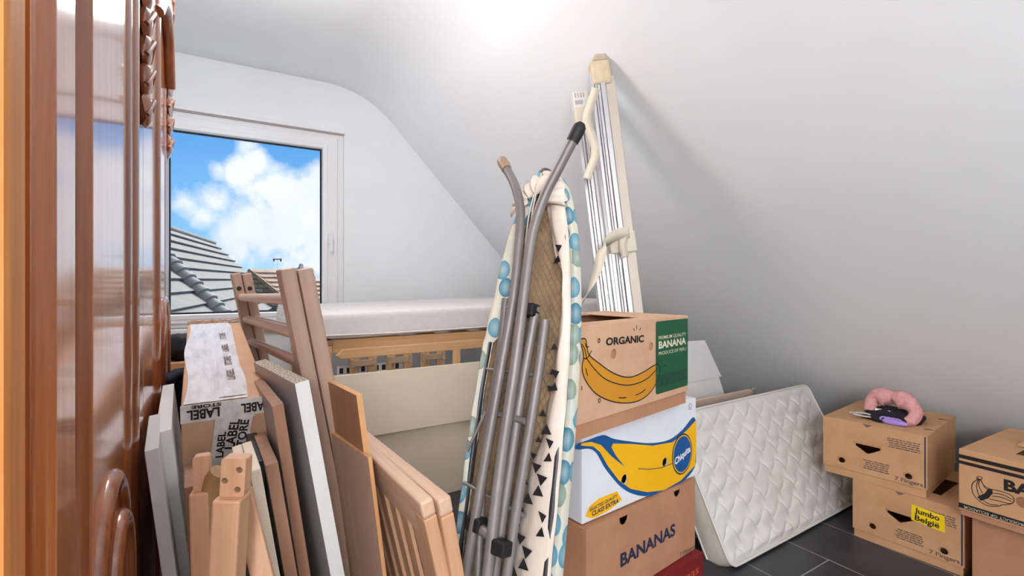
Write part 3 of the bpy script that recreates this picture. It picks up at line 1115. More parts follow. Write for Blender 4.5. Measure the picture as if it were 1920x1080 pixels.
b2 = MB()
rbox_grid(b2, MLen, MWd, MTh, 1, 1, lambda p: .006 * noise.noise(V((p.x * 3, p.y * 3, p.z))) + (.022 * (p.x / MLen)))
o_ = b2.build('cover', M['mattw'], mt_, smooth=70)
sub = o_.modifiers.new('soften', 'SUBSURF')
sub.levels = sub.render_levels = 1


def pleat(u, v):
    y = -.004 + u * MWd
    z = .008 + v * (MTh - .016)
    x = -.014 + .012 * math.sin(u * 150 + 3 * math.sin(v * 5)) * (1 - abs(2 * v - 1) ** 3 * .4) - .006 * math.sin(v * PI)
    return V((x, y, z))


MB().grid(220, 10, pleat).build('gathered_end', M['mattw'], mt_, smooth=80)
# hanging edge seam along the front
MB().tube(spline([(.02, .0, .02), (.5, -.003, .016), (1.2, -.003, .022), (1.95, 0, .018)], 8), .004, 8).build('seam', M['mattw'], mt_, smooth=60)

# cream panels leaning on the slats
cp = tag(MB().box((0, 0, 0), (1.05, .016, .30)).build('cream_board', M['cream'], bevel=.002), 'cream board leaning on the bed slats, upper of two', 'board')
cp.matrix_world = Matrix.Translation((.475, 2.315, .362)) @ Matrix.Rotation(math.radians(-3), 4, 'X')
cp2 = tag(MB().box((0, 0, 0), (1.25, .018, .40)).build('cream_sheet', M['cream'], bevel=.002), 'wide cream panel standing on the floor below the upper cream board', 'panel')
cp2.matrix_world = Matrix.Translation((.42, 2.325, .0)) @ Matrix.Rotation(math.radians(-2), 4, 'X')

# ------------------------------------------------------------------ ironing board
B0 = V((.378, .775, 0))
TIP = V((.6835, .9456, 1.3544))
az = (TIP - B0).normalized()
ax = V((.262, -.965, 0))
ax = (ax - az * az.dot(ax)).normalized()
ay = az.cross(ax)          # faces away from the camera side
IM = frame(B0, ax, ay, az)
if (IM.to_3x3() @ V((0, -1, 0))).dot(-B0) < 0:
    print('ironing board faces away')
iron = thing('ironing_board', 'ironing board standing upright, underside and folded grey legs showing, bubble print cover', 'ironing board', IM)
IL = (TIP - B0).length
HWD = .116


def half(w):
    """half width at height w"""
    if w < .72:
        return HWD
    s = (w - .72) / (IL - .72)
    return max(HWD * (1 - s ** 2.6) ** .62, 0.0) if s < 1 else 0.0


ws = [IL * (1 - (1 - k / 44) ** 1.6) for k in range(45)]
ip = projector(IM)


def ipt(px, py, y):
    x, z = ip(px, py, y)
    return V((x, y, z))


# pad: soft slab wearing the bubble cover
bm = MB()
secs = []
for w in ws:
    h = half(w) + .012
    secs.append(bm.verts([(-h, .004, w), (-h - .003, .024, w), (-h * .9, .042, w), (0, .048, w), (h * .92, .042, w), (h + .002, .026, w), (h, .004, w)]))
for a, b_ in zip(secs, secs[1:]):
    for i in range(7):
        bm.face([a[i], a[(i + 1) % 7], b_[(i + 1) % 7], b_[i]])
bm.face(secs[0])
bm.face(secs[-1][::-1])
bm.build('cover', M['bubble'], iron, smooth=50)
bm = MB()
secs = []
for w in ws:
    h = max(half(w) - .004, .001)
    secs.append(bm.verts([(-h, .0, w), (h, .0, w)]))
for a, b_ in zip(secs, secs[1:]):
    bm.face([a[0], a[1], b_[1], b_[0]])
bm.build('pad_backing', M['backpad'], iron)
# expanded-metal deck
bm = MB()
px_, pz_ = .0150, .0115
nz_ = int(IL / pz_)
for j in range(-14, 15):
    for k in range(nz_):
        x = j * px_ + (px_ / 2 if k % 2 else 0)
        for sx in (-1, 1):
            x2 = x + sx * px_ / 2
            z0, z1 = k * pz_, (k + 1) * pz_
            if max(abs(x), abs(x2)) < half(z1) - .006:
                w_ = .0013
                v = bm.verts([(x - w_, -.005, z0), (x + w_, -.0065, z0), (x2 + w_, -.0065, z1), (x2 - w_, -.005, z1)])
                bm.face(v)
bm.build('mesh_deck', M['mesh'], iron, recalc=False)
# steel rim
pts = [(-half(w), -.008, w) for w in ws if w > .0] + [(half(w), -.008, w) for w in reversed(ws) if w > .0]
MB().tube(pts, .009, 8).build('rim', M['darksteel'], iron, smooth=50)


# fabric turned under along both sides
def turned(sign, inner, name, mt, w0=.0, wav=.004):
    def f(u, v):
        w = w0 + u * (IL - w0) * .995
        h = half(w) + .012
        inn = inner(w)
        x = h - inn * v
        y = -.010 - .012 * math.sin(PI * min(1, v * 1.2)) - wav * noise.noise(V((w * 14, v * 3, sign)))
        if v > .8:
            y += .003
        return V((sign * max(x, .001), y, w))
    return MB().grid(90, 6, f).build(name, mt, iron, smooth=60, solidify=.0015)


turned(-1, lambda w: .022 + .012 * noise.noise(V((w * 6, 1, 0))) + (.02 if w > 1.0 else 0), 'turned_hem', M['bubble'])
def lining_w(w):
    ks = ((0, .105), (.3, .105), (.5, .10), (.70, .08), (.84, .05), (.95, .034), (1.05, .028), (1.13, .022), (1.2, .045), (1.28, .05), (1.5, .03))
    for (a, p_), (b2_, q_) in zip(ks, ks[1:]):
        if w <= b2_:
            u = (w - a) / (b2_ - a)
            u = u * u * (3 - 2 * u)
            return p_ + (q_ - p_) * u + .006 * noise.noise(V((w * 9, 4, 0)))
    return .03


lining = turned(1, lining_w, 'lining_flap', M['liner'])
# black triangle print on the lining
bm = MB()
def rag(w):
    return half(w) + .012 - lining_w(w)


for k in range(9):
    wz = .06 + k * .132
    for (dx, dz, r) in ((.010, .050, .008), (.026, .030, .012), (.046, .011, .013), (.044, -.011, .013), (.022, -.030, .013), (.009, -.050, .008), (.008, .0, .009)):
        x = rag(wz + dz) + dx
        if dx + r > lining_w(wz + dz) - .012 or half(wz) < .05:
            continue
        y = -.0275
        up_ = 1 if dz > 0 else -1
        bm.face(bm.verts([(x - r, y, wz + dz + up_ * r * .7), (x + r, y, wz + dz + up_ * r * .5), (x - r * .1, y, wz + dz - up_ * r * .9)]))
    wz += .066
    for (dx, dz, r) in ((.020, .012, .010), (.020, -.012, .010)):
        if half(wz) < .06 or lining_w(wz) < .03:
            continue
        x = half(wz) + .012 - dx
        up_ = 1 if dz > 0 else -1
        bm.face(bm.verts([(x - r, -.0275, wz + dz + up_ * r), (x + r, -.0275, wz + dz + up_ * r * .6), (x + r * .2, -.0275, wz + dz - up_ * r * .9)]))
bm.build('printed_pattern', M['ink'], lining, recalc=False)
# gathered fabric and drawstring at the nose
def nose(u, v):
    a = -PI * .55 + u * PI * 1.1
    r1 = .085 - .055 * v
    fold = .006 * math.sin(u * 60) * (1 - v * .3)
    return V((math.sin(a) * r1 * .95, -.018 - .018 * math.sin(v * PI * .8) - fold, IL - .095 + math.cos(a) * r1 * .95 + .004 * math.sin(u * 33)))
MB().grid(120, 8, nose).build('gathered_nose', M['liner'], iron, smooth=70, solidify=.0015)
MB().tube(spline([(.0, -.034, IL - .06), (-.008, -.036, IL - .12), (-.012, -.03, IL - .2), (-.006, -.03, IL - .26)], 6), .0018, 6).tube(spline([(.004, -.034, IL - .06), (.001, -.036, IL - .13), (-.003, -.03, IL - .22)], 6), .0018, 6).build('drawstring', M['piping'], iron, smooth=60)
# legs: pixel tracks laid on planes parallel to the board
def leg(track, y, r, name, lab=None, tip=None):
    pts = [ipt(px, py, y) for px, py in track]
    lo_ = pts[-1]
    d = (pts[-1] - pts[-2]).normalized()
    if lo_.z > .12:
        pts.append(lo_ + d * ((lo_.z - .06) / abs(d.z)))
    sp = spline(pts, 7)
    o2 = MB().tube(sp, r, 12).build(name, M['steel'], iron, smooth=50)
    if lab:
        o2['label'] = lab
    if tip:
        p0_, p1_ = V(sp[0]), V(sp[2])
        d0 = (p0_ - p1_).normalized()
        MB().tube([p0_ - d0 * .012, p0_ + d0 * .012, p0_ + d0 * .024, p0_ + d0 * .032], [r * 1.2, r * 1.3, r * 1.2, r * .6], 12).build('end_cap', tip, o2, smooth=50)
    return o2


leg([(947, 312), (966, 350), (976, 400), (972, 470), (962, 560), (938, 700), (912, 850), (880, 1040)], -.050, .0105, 'leg', tip=M['taupe'])
leg([(1078, 256), (1050, 310), (1020, 370), (998, 440), (984, 540), (965, 690), (940, 860), (916, 1060)], -.056, .0115, 'leg', tip=M['rubber'])
leg([(1003, 588), (994, 640), (980, 720), (962, 840), (944, 960), (930, 1060)], -.030, .0105, 'leg')
leg([(1022, 600), (1012, 680), (1000, 760), (984, 860), (968, 960), (952, 1070)], -.030, .0105, 'leg')
leg([(948, 560), (940, 640), (928, 720), (914, 800), (905, 900), (902, 960)], -.030, .0085, 'leg')
for (a, b_, y, r) in (((952, 577), (1010, 580), -.03, .006), ((913, 692), (1012, 705), -.022, .004), ((922, 772), (985, 790), -.038, .007), ((870, 905), (985, 968), -.022, .004), ((893, 985), (950, 1030), -.045, .011)):
    MB().tube([ipt(*a, y), ipt(*b_, y)], r, 10).build('cross_bar', M['steel'], iron, smooth=50)
for (p, y) in (((893, 982), -.045), ((938, 1026), -.05), ((992, 582), -.036)):
    q = ipt(*p, y)
    MB().box((q.x - .02, q.y - .014, q.z - .014), (q.x + .02, q.y + .014, q.z + .014)).build('bracket', M['rubber'], iron, bevel=.004)
MB().tube([ipt(912, 770, -.03), ipt(876, 846, -.03)], .0035, 8).build('lock_rod', M['alu'], iron, smooth=50)


# ------------------------------------------------------------------ banana boxes
def rotz(deg):
    return Matrix.Rotation(math.radians(deg), 4, 'Z')


def banana_box(label, P, yaw, L, D, z0, H, lid, mt_lid, mt_tray, group, front_holes=(), top_hole=None, side_holes=(), top_notches=True, tray_front_holes=(), overhang=.0045, drop=.012):
    """P: world xy of the lid's front left corner; local x runs along the front, y into the box"""
    Mx = Matrix.Translation((P[0], P[1], z0)) @ rotz(yaw)
    r_ = thing('banana_box', label, 'cardboard box', Mx, group)
    t = .003
    o2 = overhang
    b2 = MB()
    zt = H - .004
    # tray: floor and four walls
    b2.panel([(o2, 0), (L - o2, 0), (L - o2, zt - drop), (o2, zt - drop)], [h if isinstance(h[0], (tuple, list)) else circle(h[0:2], h[2], 22, h[3] if len(h) > 3 else 1) for h in tray_front_holes], t, Matrix.Translation((0, o2, 0)))
    b2.box((o2, D - o2 - t, 0), (L - o2, D - o2, zt - drop))
    b2.box((o2, o2 + t, 0), (o2 + t, D - o2 - t, zt - drop))
    b2.box((L - o2 - t, o2 + t, 0), (L - o2, D - o2 - t, zt - drop))
    b2.box((o2 + t, o2 + t, 0), (L - o2 - t, D - o2 - t, t))
    b2.build('tray', mt_tray, r_)
    b2 = MB()
    zl = H - lid
    hl = []
    for h in front_holes:
        hl.append(h if isinstance(h[0], (tuple, list)) else circle(h[0:2], h[2], 22, h[3] if len(h) > 3 else 1))
    b2.panel([(0, zl), (L, zl), (L, H), (0, H)], hl, t)
    b2.box((0, D - t, zl), (L, D, H))
    Ml = Matrix.Translation((t, 0, 0)) @ rotz(90)
    b2.panel([(t, zl), (D - t, zl), (D - t, H), (t, H)], [circle(h[0:2], h[2], 20) for h in side_holes], t, Ml)
    b2.panel([(t, zl), (D - t, zl), (D - t, H), (t, H)], [circle(h[0:2], h[2], 20) for h in side_holes], t, Matrix.Translation((L, 0, 0)) @ rotz(90))
    th_ = [top_hole] if top_hole else []
    Mt = Matrix.Translation((0, 0, H)) @ Matrix.Rotation(PI / 2, 4, 'X') @ Matrix.Scale(1, 4)
    # top sheet: local (x, y) outline drawn in plan
    b2.panel([(t, t), (L - t, t), (L - t, D - t), (t, D - t)], th_, t, Matrix(((1, 0, 0, 0), (0, 0, 1, 0), (0, -1, 0, H), (0, 0, 0, 1))))
    lidob = b2.build('lid', mt_lid, r_, bevel=.0015)
    return r_, Mx


def stroke(ob_parent, Mx, pf, pts, w, mt, name='printed_line', y=-.0012, closed=False, n=5, smooth=True):
    p2 = [pf(*p) for p in pts]
    if smooth and len(p2) > 2:
        p2 = [(q.x, q.y) for q in spline([V((a, b_)) for a, b_ in p2], n, closed)]
    return MB().ribbon(p2, w, None, y, closed)


def zoomer(s, ox, oy, pf):
    return lambda x, y: pf(ox + x / s, oy + y / s)


G1 = 'banana boxes in the tall stack'
Y11 = 11.2
_pc = projector(Matrix.Translation((.685, .846, .742)) @ rotz(Y11))
OH1 = (*_pc(1040 + 460 / 4.153, 560 + 430 / 4.153), .012)
# the topmost box: tan with a drawn banana
P = (.685, .846)
organic, OM = banana_box('tan banana box with a line-drawn banana and green label, topmost of the tall stack', P, Y11, .515, .295, .742, .2547, .2195, M['card2'], M['card3'], G1,
                         front_holes=[OH1, (.3165, .182, .0115)], top_hole=[(.05, .06), (.36, .055), (.36, .23), (.05, .235)])
pf = projector(OM)
z1 = zoomer(4.153, 1040, 560, pf)
outl = [(190, 330), (212, 388), (222, 460), (210, 540), (240, 640), (320, 740), (430, 795), (540, 812), (650, 795), (740, 730), (800, 630), (818, 545), (800, 510), (770, 520), (690, 570), (600, 608), (520, 605), (430, 565), (340, 500), (268, 440), (250, 380), (240, 318), (210, 312)]
o2 = [(q.x, q.y) for q in spline([V(z1(*p)) for p in outl], 5, True)]
MB().panel(o2, [], 0, Matrix.Translation((.002, -.0006, 0))).build('printed_banana', M['gold'], organic, recalc=False)
bm = MB()
bm.ribbon(o2, .0028, None, -.0012, True)
for ln in ([(240, 455), (310, 550), (400, 630), (520, 670), (620, 665), (720, 620), (795, 545)], [(222, 465), (250, 462), (285, 405)], [(235, 345), (245, 375), (265, 372)], [(205, 350), (230, 390), (245, 455)], [(240, 540), (245, 570), (255, 600)], [(495, 770), (525, 772), (555, 770)], [(628, 752), (670, 732), (705, 706)],
           [(610, 232), (620, 250)], [(635, 205), (637, 240)], [(668, 226), (657, 246)], [(145, 608), (165, 606)], [(160, 676), (180, 655)], [(208, 712), (209, 680)], [(792, 448), (795, 478)], [(828, 478), (824, 492)], [(845, 525), (860, 522)]):
    q = [z1(*p) for p in ln]
    if len(q) > 2:
        q = [(a.x, a.y) for a in spline([V(a) for a in q], 5)]
    bm.ribbon(q, .0026, None, -.0012)
for c in ((342, 327), (835, 655), (345, 793)):
    bm.ribbon(circle(z1(*c), .0038, 14, 1.2), .0024, None, -.0012, True)
bm.build('printed_outline', M['ink'], organic, recalc=False)
write('ORGANIC', z1(396, 363), z1(692, 335), .0175, None, M['ink'], organic, bold=.035)
q = [z1(785, 168), z1(1026, 118), z1(1082, 660), z1(858, 738)]
xs = [a for a, _ in q]
zs = [b_ for _, b_ in q]
gx0, gx1, gz0, gz1 = max(q[0][0], .3295), .513, min(zs) + .004, .2547 - .008
MB().panel(roundrect(gx0, gz0, gx1, gz1, .007), [], 0, Matrix.Translation((0, -.0008, 0))).build('green_label', M['green'], organic, recalc=False)['label'] = 'green printed label'
gw = gx1 - gx0
MB().panel([(gx0 + .012, gz0 + .018), (gx1 - .012, gz0 + .018), (gx1 - .012, gz0 + .05), (gx0 + .012, gz0 + .05)], [], 0, Matrix.Translation((0, -.0012, 0))).build('dark_field', M['darkgreen'], organic, recalc=False)
write('Iren', (gx0 + .018, gz0 + .024), (gx1 - .042, gz0 + .024), .022, None, M['green'], organic, y=-.0016, bold=.0)
write('PREMIUM QUALITY', (gx0 + .014, gz0 + .146), (gx1 - .012, gz0 + .146), .0095, None, M['palelet'], organic, y=-.0014, bold=.005)
write('BANANA', (gx0 + .014, gz0 + .122), (gx1 - .012, gz0 + .122), .019, None, M['palelet'], organic, y=-.0014, bold=.03)
write('PRODUCE OF PERU', (gx0 + .014, gz0 + .104), (gx1 - .012, gz0 + .104), .009, None, M['palelet'], organic, y=-.0014, bold=.0)
# folded inner flaps seen in the top opening
MB().panel([(.05, .06), (.20, .055), (.19, .15), (.05, .15)], [], .004, Matrix(((1, 0, 0, 0), (0, .15, .985, 0), (0, -.985, .3, .206), (0, 0, 0, 1)))).build('inner_flap', M['card'], organic)
MB().panel([(.22, .10), (.36, .10), (.36, .22), (.22, .22)], [], .004, Matrix(((1, 0, 0, 0), (0, .1, .98, 0), (0, -.98, .15, .20), (0, 0, 0, 1)))).build('inner_flap', M['card'], organic)
MB().panel([(0, 0), (.22, 0), (.20, .09), (.02, .09)], [], .004, Matrix(((1, 0, 0, .05), (0, 0, .97, .175), (0, -.99, .22, .264), (0, 0, 0, 1)))).build('top_flap', M['card2'], organic)

_pc = projector(Matrix.Translation((.775, .926, .502)) @ rotz(6.0))
CHH = [(*_pc(1040 + 655 / 3.176, 740 + 402 / 3.176), .0125), (*_pc(1040 + 414 / 3.176, 740 + 503 / 3.176), .0125)]
CHL = [circle(h[:2], h[2], 22) for h in CHH]
# second: white box with a big yellow banana
chq, CM = banana_box('white banana box with a big yellow banana, second from top of the tall stack', (.775, .926), 6.0, .495, .39, .502, .238, .236, M['whitecard'], M['card'], G1, front_holes=CHH, tray_front_holes=[(a + .002, b_, r * 1.25) for a, b_, r in CHH])
pf = projector(CM)
z2 = zoomer(3.176, 1040, 740, pf)


def clampx(pts, x1_=.4945):
    return [(min(a, x1_), b_) for a, b_ in pts]


bl = [(128, 326), (132, 296), (210, 265), (290, 240), (350, 262), (450, 278), (570, 288), (680, 268), (760, 208), (832, 135), (850, 300), (832, 432), (760, 520), (660, 582), (560, 604), (470, 592), (390, 546), (300, 440), (250, 352), (205, 322)]
MB().panel(clampx([(q.x, q.y) for q in spline([V(z2(*p)) for p in bl], 4, True)]), CHL, 0, Matrix.Translation((0, -.0008, 0))).build('printed_outline', M['blue'], chq, recalc=False)
ye = [(345, 290), (450, 292), (580, 303), (700, 282), (780, 216), (840, 150), (850, 300), (835, 420), (750, 510), (650, 568), (550, 580), (450, 560), (380, 510), (312, 420), (268, 342), (228, 308), (152, 302), (158, 288), (215, 280), (275, 300), (335, 365), (418, 432), (362, 362), (335, 312)]
MB().panel(clampx([z2(*p) for p in ye]), CHL, 0, Matrix.Translation((0, -.0014, 0))).build('printed_banana', M['yellow'], chq, recalc=False)
bm = MB()
bm.ribbon([z2(*p) for p in ((495, 440), (560, 443), (630, 435), (700, 408))], .002, None, -.0018)
bm.build('printed_line', M['navy'], chq, recalc=False)
a1, a2, a3 = z2(757, 352), z2(700, 378), z2(757, 240)
rx, rz = (a1[0] - a2[0]) * 1.0, (a3[1] - a1[1])
cxo = min(a1[0], .4945 - rx - .002)
for nm, k, mt, y in (('logo_ring', 1.08, 'navy', -.0018), ('logo_border', 1.0, 'yellow', -.0022), ('logo_oval', .94, 'blue', -.0026)):
    MB().panel(circle((cxo, a1[1]), rx * k, 36, rz / rx), [], 0, Matrix.Translation((0, y, 0))).build(nm, M[mt], chq, recalc=False)
write('Chiquita', (cxo - rx * .78, a1[1] - rz * .42), (cxo + rx * .85, a1[1] + rz * .02), .019, None, M['white'], chq, y=-.0032, bold=.03, shear=.2)
MB().ribbon(circle((.462, .2285 - .012), .0085, 20, 1.05), .0012, None, -.0012, True).build('printed_ring', M['navy'], chq, recalc=False)
write('L', (.4595, .2285 - .0165), (.4655, .2285 - .0165), .009, None, M['navy'], chq, y=-.0014, bold=0)
sw = [(180, 722), (205, 665), (262, 618), (372, 574), (384, 600), (400, 622), (370, 650), (330, 682), (255, 724), (215, 735)]
MB().panel([z2(*p) for p in sw], [], 0, Matrix.Translation((0, -.001, 0))).build('brush_mark', M['yellow'], chq, recalc=False)
write('SELECTED QUALITY', z2(206, 696), z2(372, 607), .008, None, M['navy'], chq, y=-.0016, bold=.02)
write('CLASS EXTRA', z2(220, 722), z2(378, 640), .011, None, M['navy'], chq, y=-.0016, bold=.03, shear=.15)

# third: brown box
ban, BM_ = banana_box('reddish brown banana box with navy lettering, third from top of the tall stack', (.772, .906), 7.5, .485, .39, .285, .215, .213, M['card3'], M['card3'], G1, front_holes=[[(.125, .205), (.128, .192), (.137, .184), (.147, .184), (.156, .192), (.159, .205)], [(.372, .205), (.375, .194), (.384, .187), (.392, .187), (.400, .194), (.403, .205)]], drop=.038)
pf = projector(BM_)
z3 = zoomer(3.176, 1040, 740, pf)
write('BANANAS', z3(390, 1026), z3(716, 832), .034, None, M['navy'], ban, bold=.03)
write('7 Fingers', z3(742, 968), z3(832, 912), .013, None, M['greyink'], ban, bold=.01)
for k in range(5):
    MB().box((-.0012, .10, .135 - k * .012), (0, .30, .141 - k * .012)).build('fine_print', M['greyink'], ban)
# fourth: red box carrying the stack
red, RM = banana_box('red banana box at the bottom of the tall stack, mostly below the picture', (.765, .885), 7.0, .50, .39, 0, .285, .283, M['redcard'], M['cardin'], G1)
pf = projector(RM)
z4 = zoomer(3.176, 1040, 740, pf)
write('Bananas', (.30, .235), (.47, .235), .026, None, M['orange'], red, bold=.0)

# right-hand stacks
G2 = 'banana boxes along the sloped wall'
tri = [(-.045, .020), (.05, .020), (.052, .008), (.006, -.022), (-.002, -.022), (-.046, .008)]


def fine(parent, x0, x1, zt, n_, dz=.0085, mt='greyink'):
    bm = MB()
    for k in range(n_):
        a = x0 + random.uniform(0, .012)
        while a < x1 - .005:
            b_ = min(x1 - random.uniform(0, .006), a + random.uniform(.008, .022))
            if b_ > a:
                bm.box((a, -.0012, zt - k * dz), (b_, -.0002, zt - k * dz + .0038))
            a = b_ + .003
    return bm.build('fine_print', M[mt], parent)


def seven(label, P, yaw, z0, sticker):
    L, D, H = .365, .47, .245
    hs = [[(.195 + a - .03, .142 + b_) for a, b_ in tri], (.072, .070, .0165, .8), (.305, .072, .0165, .8)]
    r_, Mx = banana_box(label, P, yaw, L, D, z0, H, .212, M['card'], M['card'], G2, front_holes=hs, tray_front_holes=[(.072, .066, .012), (.305, .068, .012), [(.195 + a * .9 - .03, .139 + b_ * .8) for a, b_ in tri]],
                        top_hole=[(.11, .10), (.27, .10), (.27, .32), (.11, .32)])
    fine(r_, .235, .345, .205, 5)
    fine(r_, .150, .245, .092, 5)
    write('7 Fingers', (.262, .043), (.352, .043), .016, None, M['greyink'], r_, bold=.02)
    MB().box((L - .009, -.001, .04), (L - .005, 0, .24)).build('printed_stripe', M['navy'], r_)
    MB().panel([(.150, .2445), (.185, .2445), (.166, .232)], [], 0, Matrix.Translation((0, -.0012, 0))).build('printed_arrow', M['greyink'], r_, recalc=False)
    for yy in (.10, .34):
        MB().panel([(L - .035, yy), (L - .002, yy + .012), (L - .030, yy + .014)], [], .001, Matrix(((1, 0, 0, 0), (0, 0, 1, 0), (0, -1, 0, H + .0012), (0, 0, 0, 1)))).build('cut_notch', M['seal'], r_)
    return r_, Mx


low, LM = seven('brown banana box with yellow sticker, standing on the floor under another box', (2.365, 1.025), -88.0, 0, True)
sx = .205
st = MB().panel([(sx, .150), (sx + .105, .142), (sx + .103, .204), (sx + .002, .211)], [], .001, Matrix.Translation((0, -.002, 0))).build('sticker', M['sticker'], low)
st['label'] = 'yellow sticker'
for txt, zz, x1 in (('Jumbo', .184, .088), ('Belgi\u00eb', .155, .088)):
    o_ = write(txt, (sx + .012, zz), (sx + x1, zz - .004), .021, None, M['ink'], st, y=-.0032, bold=.02)
upp, UM = seven('brown banana box with plush and cables on top, stacked near the sloped wall', (2.345, 1.135), -84.0, .246, False)

bab, BBM = banana_box('brown banana box with black bands and drawn banana bunch, cut off by the right edge', (2.285, .650), -92.0, .39, .50, .262, .235, .215, M['card'], M['card3'], G2, top_hole=[(.12, .10), (.30, .10), (.30, .36), (.12, .36)])
bm = MB()
for z0_, z1_ in ((.203, .216), (.183, .194)):
    bm.box((.0, -.0012, z0_), (.39, 0, z1_))
bm.build('printed_band', M['ink'], bab)
bm = MB().box((0, -.0014, .026), (.39, 0, .043))
bm.build('printed_band', M['ink'], bab)
write('PRODUCT OF ECUADOR', (.172, .037), (.014, .037), .009, None, M['palelet'], bab, y=-.0018, bold=0)
write('BANANAS', (.118, .132), (.37, .132), .036, None, M['ink'], bab, y=-.0012, bold=.045)
pf = projector(BBM)
zb = zoomer(3.6, 1780, 780, pf)
bm = MB()
for ln in ([(200, 420), (155, 460), (160, 520), (200, 570), (260, 605), (330, 608), (352, 600)], [(200, 420), (185, 470), (205, 540), (262, 590), (330, 602)], [(205, 425), (200, 470), (225, 520)], [(210, 425), (232, 465), (270, 490), (340, 505), (410, 530), (438, 560), (430, 588)],
           [(290, 520), (360, 530), (425, 562)], [(290, 540), (350, 548), (420, 575)], [(270, 560), (330, 572), (400, 590), (430, 588)], [(352, 600), (400, 596), (430, 588)], [(210, 425), (240, 480), (270, 505)], [(185, 415), (200, 408), (222, 415), (212, 430), (190, 428), (185, 415)]):
    q = [(a.x, a.y) for a in spline([V(zb(*p)) for p in ln], 5)]
    bm.ribbon(q, .0022, None, -.0012)
bm.build('printed_bananas', M['ink'], bab, recalc=False)
MB().panel([zb(*p) for p in ((190, 545), (215, 572), (265, 555), (295, 520), (290, 492), (265, 488), (240, 520))], [], 0, Matrix.Translation((0, -.0014, 0))).build('printed_bunch_band', M['ink'], bab, recalc=False)
MB().panel(circle(zb(500, 585), .018, 18), [], 0, Matrix.Translation((0, -.0008, 0))).build('punched_hole', M['cardin'], bab, recalc=False)
MB().panel([(0, 0), (.26, 0), (.26, .11), (.03, .12)], [], .004, Matrix(((1, 0, 0, .10), (0, .0, .96, .20), (0, -.99, .22, .245), (0, 0, 0, 1)))).build('top_flap', M['card'], bab)
plain, PM = banana_box('plain brown box under the one with black bands', (2.325, .625), -90.0, .38, .48, 0, .261, .258, M['card3'], M['card3'], G2)

# ---- things lying in the upper box's opening
uo = UM @ V((.206, .19, .245))
ux = (UM.to_3x3() @ V((1, 0, 0)))
uy = (UM.to_3x3() @ V((0, 1, 0)))
PMx = frame(uo, ux, uy, UP) @ Matrix.Diagonal((1.18, 1.1, 1.1, 1))
tag(place(MB().blob((0, .0, .010), (.088, .105, .034), 3, .25, 2.2).build('black_cloth', M['blackcloth'], smooth=60), PMx), 'crumpled black cloth in the box opening under the pink plush', 'cloth')
pl = thing('plush_toy', 'pink plush headband with two round ends, on the upper brown box', 'plush', PMx)
bm = MB()
path = spline([(-.062, -.03, .02), (-.064, -.01, .055), (-.048, .0, .078), (-.018, .0, .080), (.002, .0, .070), (.022, .0, .080), (.05, -.005, .070), (.072, -.02, .045), (.066, -.05, .018), (.035, -.075, .012)], 6)
rr = []
for k in range(len(path)):
    s = k / (len(path) - 1)
    base = .020 + .016 * math.exp(-((s - .30) / .11) ** 2) + .017 * math.exp(-((s - .58) / .12) ** 2) - .018 * math.exp(-((s - .445) / .028) ** 2)
    if s > .9:
        base *= (1 - (s - .9) * 5)
    rr.append(base)
bm.tube(path, rr, 18)
bm.build('plush_band', M['pink'], pl, smooth=80)
MB().grid(6, 3, lambda u, v: V((-.043 + u * .048, -.046 + .004 * math.sin(u * 5), .040 - v * .022))).build('care_label', M['white'], pl, solidify=.001)
bm = MB()
bm.blob((.028, -.098, .010), (.040, .016, .012), 3, .15, 3)
for k in range(4):
    bm.tube([(.0 + k * .013 + .012 * math.cos(a), -.104, .016 + .009 * math.sin(a)) for a in [2 * PI * i / 16 for i in range(16)]], .003, 8, True)
tag(place(bm.build('coiled_toy', M['purple'], smooth=60), PMx), 'lilac coiled toy lying in front of the pink plush', 'toy')
cb_ = MB().tube(spline([(.01, -.095, .010), (-.03, -.092, .012), (-.065, -.10, .012), (-.092, -.105, .014), (-.094, -.09, .016), (-.07, -.085, .02), (-.045, -.098, .022), (-.075, -.082, .02), (-.115, -.08, .012)], 7), .0035, 8)
tag(place(cb_.build('cable', M['cable'], smooth=60), PMx), 'grey looped cable on the upper brown box beside the pink plush', 'cable')

# ------------------------------------------------------------------ quilted cot mattress against the right wall
BLc = V((1.675, 1.137, .012))
mxv = V((1.0, .02, 0)).normalized()
upv = V((-.07, .27, .505))
upv = (upv - mxv * upv.dot(mxv)).normalized()
nv = mxv.cross(upv)         # towards the camera is -y of this frame
nv = upv.cross(mxv)
QL, QW, QT = 1.12, .585, .095
QM = frame(BLc, mxv, nv, upv)
if (nv.y < 0):
    print('quilt normal faces the camera')
qm = thing('cot_mattress', 'cream quilted cot mattress leaning on its side behind the tall box stack', 'mattress', QM)


def rr_map(s, t, L, H, r):
    x, z = s * L, t * H
    for cx, sx_ in ((r, -1), (L - r, 1)):
        for cz, sz_ in ((r, -1), (H - r, 1)):
            dx, dz_ = (x - cx) * sx_, (z - cz) * sz_
            if dx > 0 and dz_ > 0:
                mxx = max(dx, dz_)
                ln = math.hypot(dx, dz_)
                k = mxx / ln
                return cx + sx_ * dx * k, cz + sz_ * dz_ * k
    return x, z


def quilt_h(x, z):
    pitch = .082
    lam = .118
    a = (x / lam) % 1.0
    wv = (a / .68 if a < .68 else (1 - a) / .32)
    wv = wv * wv * (3 - 2 * wv)
    ph = (z - .046 * wv - .01 * math.sin(x * 4)) / pitch
    g = abs(math.sin(PI * ph))
    roll = .004 * math.sin(2 * PI * (z - .015 * math.sin(x * 5)) / pitch)
    return .0115 * g ** .33 + roll


def qf(u, v):
    x, z = rr_map(u, v, QL, QW, .04)
    e = min(x, QL - x, z, QW - z)
    k = min(1, max(0, e / .03))
    sag = .015 * noise.noise(V((x * 3, z * 3, 2)))
    return V((x, -quilt_h(x, z) * k - (sag * k), z))


